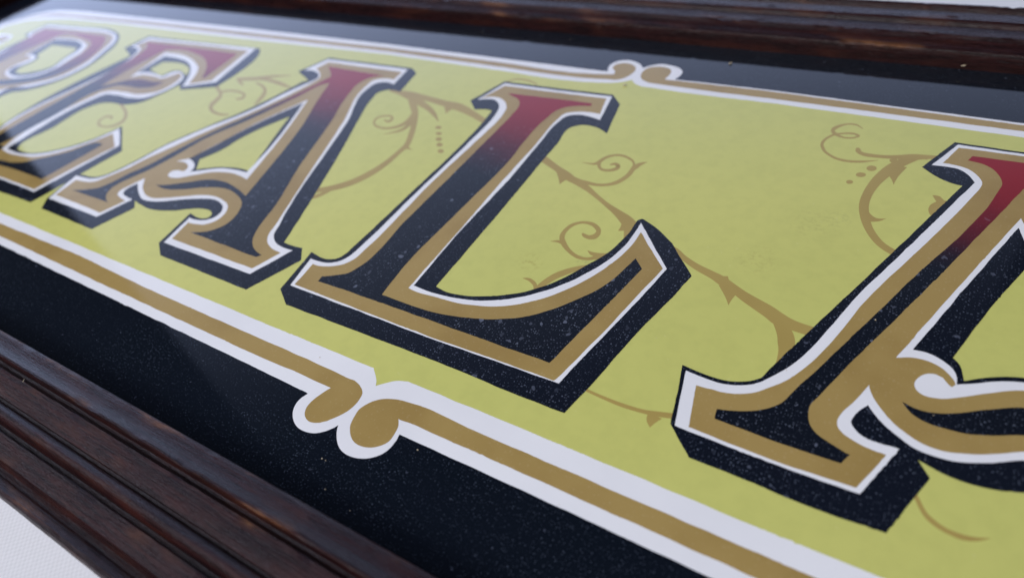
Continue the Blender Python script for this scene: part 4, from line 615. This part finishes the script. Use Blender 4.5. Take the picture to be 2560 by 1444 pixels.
  ('branch','s',[(62.64,-15.59,62.99,-14.73),(62.96,-16.08,63.42,-14.96),(63.41,-16.76,64.03,-15.3),(63.89,-17.51,64.72,-15.69),(64.31,-18.19,65.34,-16.11),(64.66,-18.79,65.88,-16.51),(64.98,-19.38,66.41,-16.95),(65.25,-19.91,66.93,-17.45),(65.47,-20.41,67.41,-18.02),(65.64,-20.88,67.85,-18.63),(65.78,-21.34,68.24,-19.28),(65.89,-21.75,68.57,-20),(66.01,-22.12,68.83,-20.79),(66.14,-22.46,68.96,-21.61),(66.28,-22.83,68.99,-22.41),(66.44,-23.31,68.95,-23.17),(66.57,-23.87,68.89,-23.92),(66.69,-24.52,68.79,-24.71),(66.79,-25.25,68.66,-25.52),(66.86,-26.02,68.52,-26.31),(66.91,-26.8,68.38,-27.09),(66.92,-27.63,68.25,-27.93),(66.9,-28.51,68.11,-28.81),(66.87,-29.3,67.98,-29.58),(66.85,-29.86,67.9,-30.11)]),
 ]),
 ('under the L',[
  ('stem','s',[(35.51,-46.01,35.48,-45.48),(35.88,-46.06,35.84,-45.52),(36.4,-46.13,36.36,-45.57),(37.02,-46.22,36.98,-45.63),(37.71,-46.3,37.66,-45.69),(38.46,-46.38,38.41,-45.76),(39.29,-46.47,39.24,-45.83),(40.17,-46.55,40.12,-45.89),(41.09,-46.63,41.04,-45.94),(42.06,-46.7,42,-45.98),(43.09,-46.78,43.02,-46.01),(44.12,-46.84,44.04,-46.03),(45.13,-46.86,45.03,-46.02),(46.11,-46.83,46,-45.99),(47.1,-46.77,46.97,-45.94),(48.03,-46.69,47.9,-45.88),(48.88,-46.61,48.73,-45.78),(49.6,-46.54,49.43,-45.67),(50.23,-46.46,50.02,-45.52),(50.84,-46.36,50.6,-45.36),(51.52,-46.23,51.25,-45.18),(52.36,-46.03,52.07,-44.95),(53.29,-45.79,53,-44.69),(54.14,-45.56,53.85,-44.44),(54.72,-45.4,54.44,-44.27)]),
  ('thorn','p',[(49.99,-45.95,1),(50.1,-47.36),(51.32,-48.78,1),(51.72,-47.72),(52.56,-46.27,1)]),
 ]),
 ('beside the second A',[
  ('stem','s',[(82.76,45.28,82.84,43.82),(82.46,45.31,82.54,43.77),(82.03,45.36,82.13,43.71),(81.53,45.39,81.68,43.61),(81.06,45.37,81.3,43.44),(80.66,45.33,81.01,43.21),(80.27,45.26,80.77,42.94),(79.87,45.1,80.51,42.6),(79.42,44.83,80.2,42.18),(78.92,44.41,79.8,41.66),(78.37,43.89,79.35,41.05),(77.8,43.25,78.89,40.38),(77.21,42.53,78.43,39.63),(76.63,41.73,77.96,38.78),(76.02,40.85,77.48,37.85),(75.42,39.86,77.01,36.87),(74.86,38.78,76.56,35.87),(74.34,37.6,76.11,34.84),(73.86,36.33,75.66,33.75),(73.42,35,75.24,32.65),(73.03,33.67,74.88,31.56),(72.71,32.35,74.59,30.49),(72.45,31.01,74.34,29.4),(72.23,29.68,74.13,28.31),(72.07,28.38,73.98,27.24),(71.95,27.1,73.89,26.19),(71.87,25.81,73.84,25.17),(71.85,24.51,73.85,24.21),(71.92,23.2,73.9,23.32),(72.09,21.92,74,22.48),(72.34,20.72,74.16,21.63),(72.63,19.62,74.36,20.74),(72.95,18.57,74.59,19.82),(73.31,17.55,74.84,18.9),(73.72,16.55,75.11,17.99),(74.16,15.59,75.41,17.11),(74.63,14.68,75.74,16.28),(75.12,13.82,76.12,15.5),(75.63,13,76.54,14.74),(76.16,12.25,76.99,14.04),(76.68,11.58,77.43,13.39),(77.18,11.02,77.84,12.84),(77.67,10.53,78.24,12.36),(78.2,10.08,78.67,11.92),(78.82,9.63,79.2,11.48),(79.6,9.14,79.92,11),(80.51,8.64,80.8,10.51),(81.33,8.2,81.62,10.08),(81.89,7.9,82.19,9.77)]),
  ('leaf','s',[(67.59,42.98,67.51,44.33),(67.69,42.87,67.59,44.41),(67.82,42.72,67.74,44.52),(67.91,42.58,67.97,44.58),(67.94,42.51,68.29,44.43),(67.99,42.48,68.56,44.05),(68.17,42.3,68.71,43.68),(68.48,42,68.8,43.4),(68.84,41.78,68.97,43.19),(69.21,41.62,69.23,43.04),(69.59,41.49,69.55,42.94),(70.05,41.4,69.96,42.88),(70.6,41.36,70.48,42.84),(71.29,41.39,71.15,42.83),(72.09,41.47,71.95,42.84),(72.94,41.57,72.79,42.9),(73.76,41.69,73.6,43),(74.55,41.83,74.38,43.17),(75.34,41.98,75.15,43.39),(76.13,42.14,75.92,43.64),(76.9,42.29,76.67,43.91),(77.66,42.4,77.41,44.22),(78.42,42.49,78.13,44.58),(79.17,42.6,78.85,44.92),(79.91,42.77,79.59,45.19),(80.66,43.05,80.37,45.37),(81.42,43.41,81.16,45.49),(82.16,43.77,81.94,45.59),(82.85,44.07,82.67,45.68),(83.53,44.3,83.38,45.79),(84.2,44.5,84.07,45.9),(84.78,44.65,84.66,45.99),(85.19,44.77,85.08,46.06)]),
  ('thorn','p',[(75.02,36.45,1),(76.69,34.1),(77.46,32.15,1),(77.85,35.09),(79.17,39.67,1),(76.89,39.47,1)]),
  ('thorn','p',[(73.91,22.13,1),(74.68,20.36),(75.94,19.37),(77.88,19.88,1),(76.7,18.5),(74.66,17.66,1)]),
  ('thorn','p',[(75.21,41.79,1),(75.35,40.83),(77.53,40.82,1),(76.45,42.49,1)]),
  ('dot','p',[(73.2,37.36),(73.15,36.77),(72.83,36.26),(72.34,35.95),(71.79,35.94),(71.34,36.22),(71.11,36.72),(71.15,37.31),(71.47,37.84),(71.97,38.14),(72.52,38.15),(72.97,37.87)]),
  ('dot','p',[(71.45,34.22),(71.39,33.72),(71.06,33.26),(70.57,32.98),(70.02,32.94),(69.58,33.16),(69.36,33.57),(69.42,34.08),(69.74,34.53),(70.24,34.82),(70.79,34.86),(71.23,34.64)]),
  ('dot','p',[(69.37,30.69),(69.34,30.28),(69.13,29.93),(68.79,29.71),(68.41,29.7),(68.1,29.89),(67.93,30.23),(67.96,30.64),(68.17,31),(68.51,31.22),(68.89,31.23),(69.21,31.03)]),
  ('leaf','p',[(85.27,30.72,1),(86.71,30.74),(87.59,29.57),(88.85,29.69,1),(87.16,23.18,1),(86.04,23.36),(85.19,24.9),(85.24,27.05),(86.26,28.69,1)]),
  ('curl','s',[(67.53,53.23,67.48,52.91),(67.22,53.56,67.16,53.17),(66.78,54.04,66.71,53.55),(66.24,54.52,66.2,53.9),(65.68,54.83,65.71,54.11),(65.11,54.91,65.2,54.16),(64.52,54.83,64.64,54.12),(63.93,54.66,64.07,53.98),(63.35,54.41,63.54,53.7),(62.77,54.05,63.03,53.24),(62.18,53.59,62.54,52.62),(61.64,53.08,62.1,51.96),(61.21,52.61,61.78,51.39),(60.9,52.16,61.59,50.96),(60.68,51.66,61.51,50.63),(60.57,51.02,61.51,50.48),(60.63,50.22,61.51,50.51),(60.89,49.49,61.51,50.49),(61.24,48.98,61.63,50.27),(61.62,48.6,61.85,49.95),(62.03,48.31,62.16,49.62),(62.51,48.08,62.56,49.27),(63.05,47.9,63.06,48.9),(63.61,47.77,63.58,48.59),(64.15,47.7,64.09,48.41),(64.66,47.71,64.58,48.36),(65.19,47.78,65.08,48.42),(65.68,47.9,65.55,48.56),(66.14,48.08,65.97,48.76),(66.57,48.36,66.35,49.05),(66.96,48.73,66.7,49.43),(67.29,49.07,67.01,49.82),(67.51,49.31,67.22,50.09)]),
  ('curl','s',[(67.38,50.12,67.35,49.27),(67.1,50.27,67.07,49.42),(66.68,50.49,66.67,49.62),(66.18,50.7,66.21,49.81),(65.66,50.79,65.75,49.9),(65.12,50.71,65.26,49.87),(64.55,50.54,64.7,49.75),(63.98,50.31,64.13,49.59),(63.44,50.08,63.6,49.39),(62.94,49.89,63.11,49.17),(62.46,49.68,62.66,48.93),(61.99,49.42,62.23,48.63),(61.54,49.07,61.84,48.26),(61.11,48.6,61.46,47.79),(60.7,48.03,61.09,47.24),(60.34,47.42,60.77,46.64),(60.04,46.79,60.53,46.06),(59.8,46.15,60.37,45.46),(59.62,45.46,60.27,44.86),(59.51,44.75,60.23,44.3),(59.5,44.01,60.25,43.86),(59.61,43.26,60.31,43.54),(59.82,42.6,60.42,43.2),(60.07,42.05,60.59,42.81),(60.32,41.58,60.8,42.38),(60.57,41.14,61,41.96),(60.87,40.72,61.2,41.57),(61.22,40.32,61.44,41.2),(61.64,39.93,61.79,40.81),(62.16,39.51,62.28,40.39),(62.77,39.06,62.85,39.97),(63.43,38.65,63.48,39.59),(64.1,38.34,64.1,39.3),(64.77,38.13,64.73,39.1),(65.45,37.99,65.39,38.98),(66.16,37.93,66.06,38.92),(66.89,37.95,66.77,38.92),(67.64,38.05,67.5,39.01),(68.43,38.24,68.27,39.17),(69.21,38.49,69.06,39.37),(69.99,38.79,69.83,39.59),(70.81,39.21,70.67,39.86),(71.67,39.71,71.57,40.18),(72.42,40.19,72.36,40.48),(72.95,40.52,72.92,40.68)]),
 ]),
 ('under the second A',[
  ('stem','s',[(91.01,-43.53,91.44,-43.03),(91.09,-43.68,91.52,-43.18),(91.2,-43.9,91.64,-43.38),(91.35,-44.18,91.8,-43.64),(91.54,-44.51,92,-43.96),(91.79,-44.94,92.26,-44.38),(92.08,-45.47,92.56,-44.89),(92.41,-46,92.87,-45.38),(92.73,-46.45,93.17,-45.78),(93.04,-46.79,93.45,-46.07),(93.35,-47.07,93.73,-46.29),(93.68,-47.29,94.02,-46.48),(94.04,-47.5,94.36,-46.67),(94.44,-47.69,94.74,-46.86),(94.88,-47.86,95.15,-47.05),(95.35,-48,95.58,-47.2),(95.84,-48.11,96.03,-47.32),(96.35,-48.2,96.53,-47.38),(96.9,-48.28,97.06,-47.4),(97.45,-48.31,97.59,-47.38),(97.98,-48.27,98.08,-47.35),(98.48,-48.16,98.53,-47.29),(98.97,-47.99,98.97,-47.21),(99.42,-47.77,99.41,-47.1),(99.85,-47.54,99.81,-46.98),(100.28,-47.26,100.22,-46.83),(100.68,-46.92,100.64,-46.65),(101.03,-46.62,101,-46.47),(101.27,-46.41,101.26,-46.35)]),
 ]),
]
FIELD=[(1.87,66.63,1),(6.19,64.85),(9.53,63.42),(41.88,63.04,1),(100.53,61.58,1),(321.0,58.0,1),(335.0,53.0),(340.0,39.0,1),(340.0,-39.0,1),(335.0,-59.0),(321.0,-64.0,1),(87.39,-63.69,1),(31.42,-63.19,1),(8.19,-63.36),(2.55,-63.81),(0.18,-65.35,1),(-5.53,-64.18),(-8.93,-64.03,1),(-33.92,-64.16,1),(-94.81,-63.67,1),(-149.19,-62.56,1),(-320.0,-61.0,1),(-334.0,-55.0),(-339.0,-42.0,1),(-340.0,34.0),(-340.63,41.0),(-335.93,49.79),(-325.34,55.29),(-316.08,59.12),(-304.25,60.01),(-238.17,61.3,1),(-166.41,62.64,1),(-40.54,62.39,1),(-6.77,62.92)]


# yellow ground, reaching under the white border line
field = sheet('yellow_field', [FIELD], 0.008, M_FIELD, sign, rough=0.0)
border = sheet('border_line', [BORDER_OUT, BORDER_IN], 0.018, M_WHITE, sign, seed=3)
border['label'] = 'white border line with paired curled ends'
sheet('gold_line', [BORDER_GOLD_LEFT], 0.028, M_GOLD, border, seed=4)
sheet('gold_line', [BORDER_GOLD_RIGHT], 0.028, M_GOLD, border, seed=5)

curl = sheet('border_curl', [CURL_WHITE], 0.019, M_WHITE, sign, seed=6)
sheet('gold_curl', [CURL_GOLD], 0.029, M_GOLD, curl, seed=7)

for where, items in VINES:
    root = None
    for i, (nm, kind, data) in enumerate(items):
        z = 0.014 + 0.0009 * (len(items) - i)
        name = 'scroll_vine' if root is None else 'vine_' + nm
        if kind == 's':
            ob = strip(name, data, z, M_VINE, root or sign)
        else:
            ob = sheet(name, [data], z, M_VINE, root or sign, rough=0.03)
        if root is None:
            root = ob
            ob['label'] = 'thin gold scroll vine ' + where

LETTER_LABEL = {'R': 'ornate letter R at the far left edge', 'E': 'ornate letter E between R and A',
                'A': 'ornate letter A with curled crossbar beside the L', 'L': 'large ornate letter L at the centre',
                'A2': 'ornate letter A cut off at the right edge'}
for k, key in enumerate(('R', 'E', 'A', 'L', 'A2')):
    d = LETTERS[key]
    dz = 0.0012 * k
    let = sheet('letter', d['shade'], 0.040 + dz, M_SHADE, sign, seed=10 + k)
    let['label'] = LETTER_LABEL[key]
    sheet('white_outline', d['white'], 0.052 + dz, M_WHITE, let, seed=20 + k)
    sheet('gold_band', d['gold'], 0.064 + dz, M_GOLD, let, seed=30 + k)
    sheet('letter_face', d['fill'], 0.078 + dz, M_FACE, let, seed=40 + k)
    if 'leg' in d:
        sheet('letter_face', d['leg'], 0.075 + dz, M_FACE, let, seed=50 + k)

# ------------------------------------------------------------------ crumbs and lint lying on the sign
def build_dust():
    rnd = random.Random(4)
    bm = bmesh.new()
    def crumb(x, y, z, sx, sy, ang):
        g = bmesh.ops.create_icosphere(bm, subdivisions=1, radius=1.0)
        ca, sa = math.cos(ang), math.sin(ang)
        for v in g['verts']:
            f = rnd.uniform(.7, 1.25)
            a, b, c = v.co.x * sx * f, v.co.y * sy * f, v.co.z * sy * .8 * f
            v.co = ((x + a * ca - b * sa) * MM, (y + a * sa + b * ca) * MM, ZP + (z + sy * .6 + c) * MM)
    for c in CRUMBS:
        crumb(*c)
    for i in range(60):
        crumb(rnd.uniform(-250, 120), rnd.uniform(-86, 86), 0.08, rnd.uniform(.05, .13), rnd.uniform(.04, .08), rnd.uniform(0, 6))
    me = bpy.data.meshes.new('dust_crumbs')
    bm.to_mesh(me)
    bm.free()
    ob = link('dust_crumbs', me, M_DUST)
    ob['kind'] = 'stuff'
    ob['label'] = 'tiny pale crumbs and specks of dust lying on the sign'
    ob['category'] = 'dust'
CRUMBS = [(1.2,58.8,0.25,0.9,0.32,1.0),(27.0,78.2,0.1,0.6,0.3,0.8),(85.7,85.4,2.2,0.7,0.18,0.5),(-0.3,-79.1,0.1,0.16,0.14,0),(0.6,-79.1,0.1,0.12,0.1,0),(4.5,-83.6,0.1,0.17,0.14,0),(15.4,-70.0,0.1,0.17,0.15,0),(80.6,-10.5,0.25,0.16,0.14,0),(11.4,-84.7,0.1,0.1,0.1,0),(-69.4,-94.9,7,0.5,0.1,2.2),(-17.5,-60.8,0.1,0.13,0.11,0)]
build_dust()
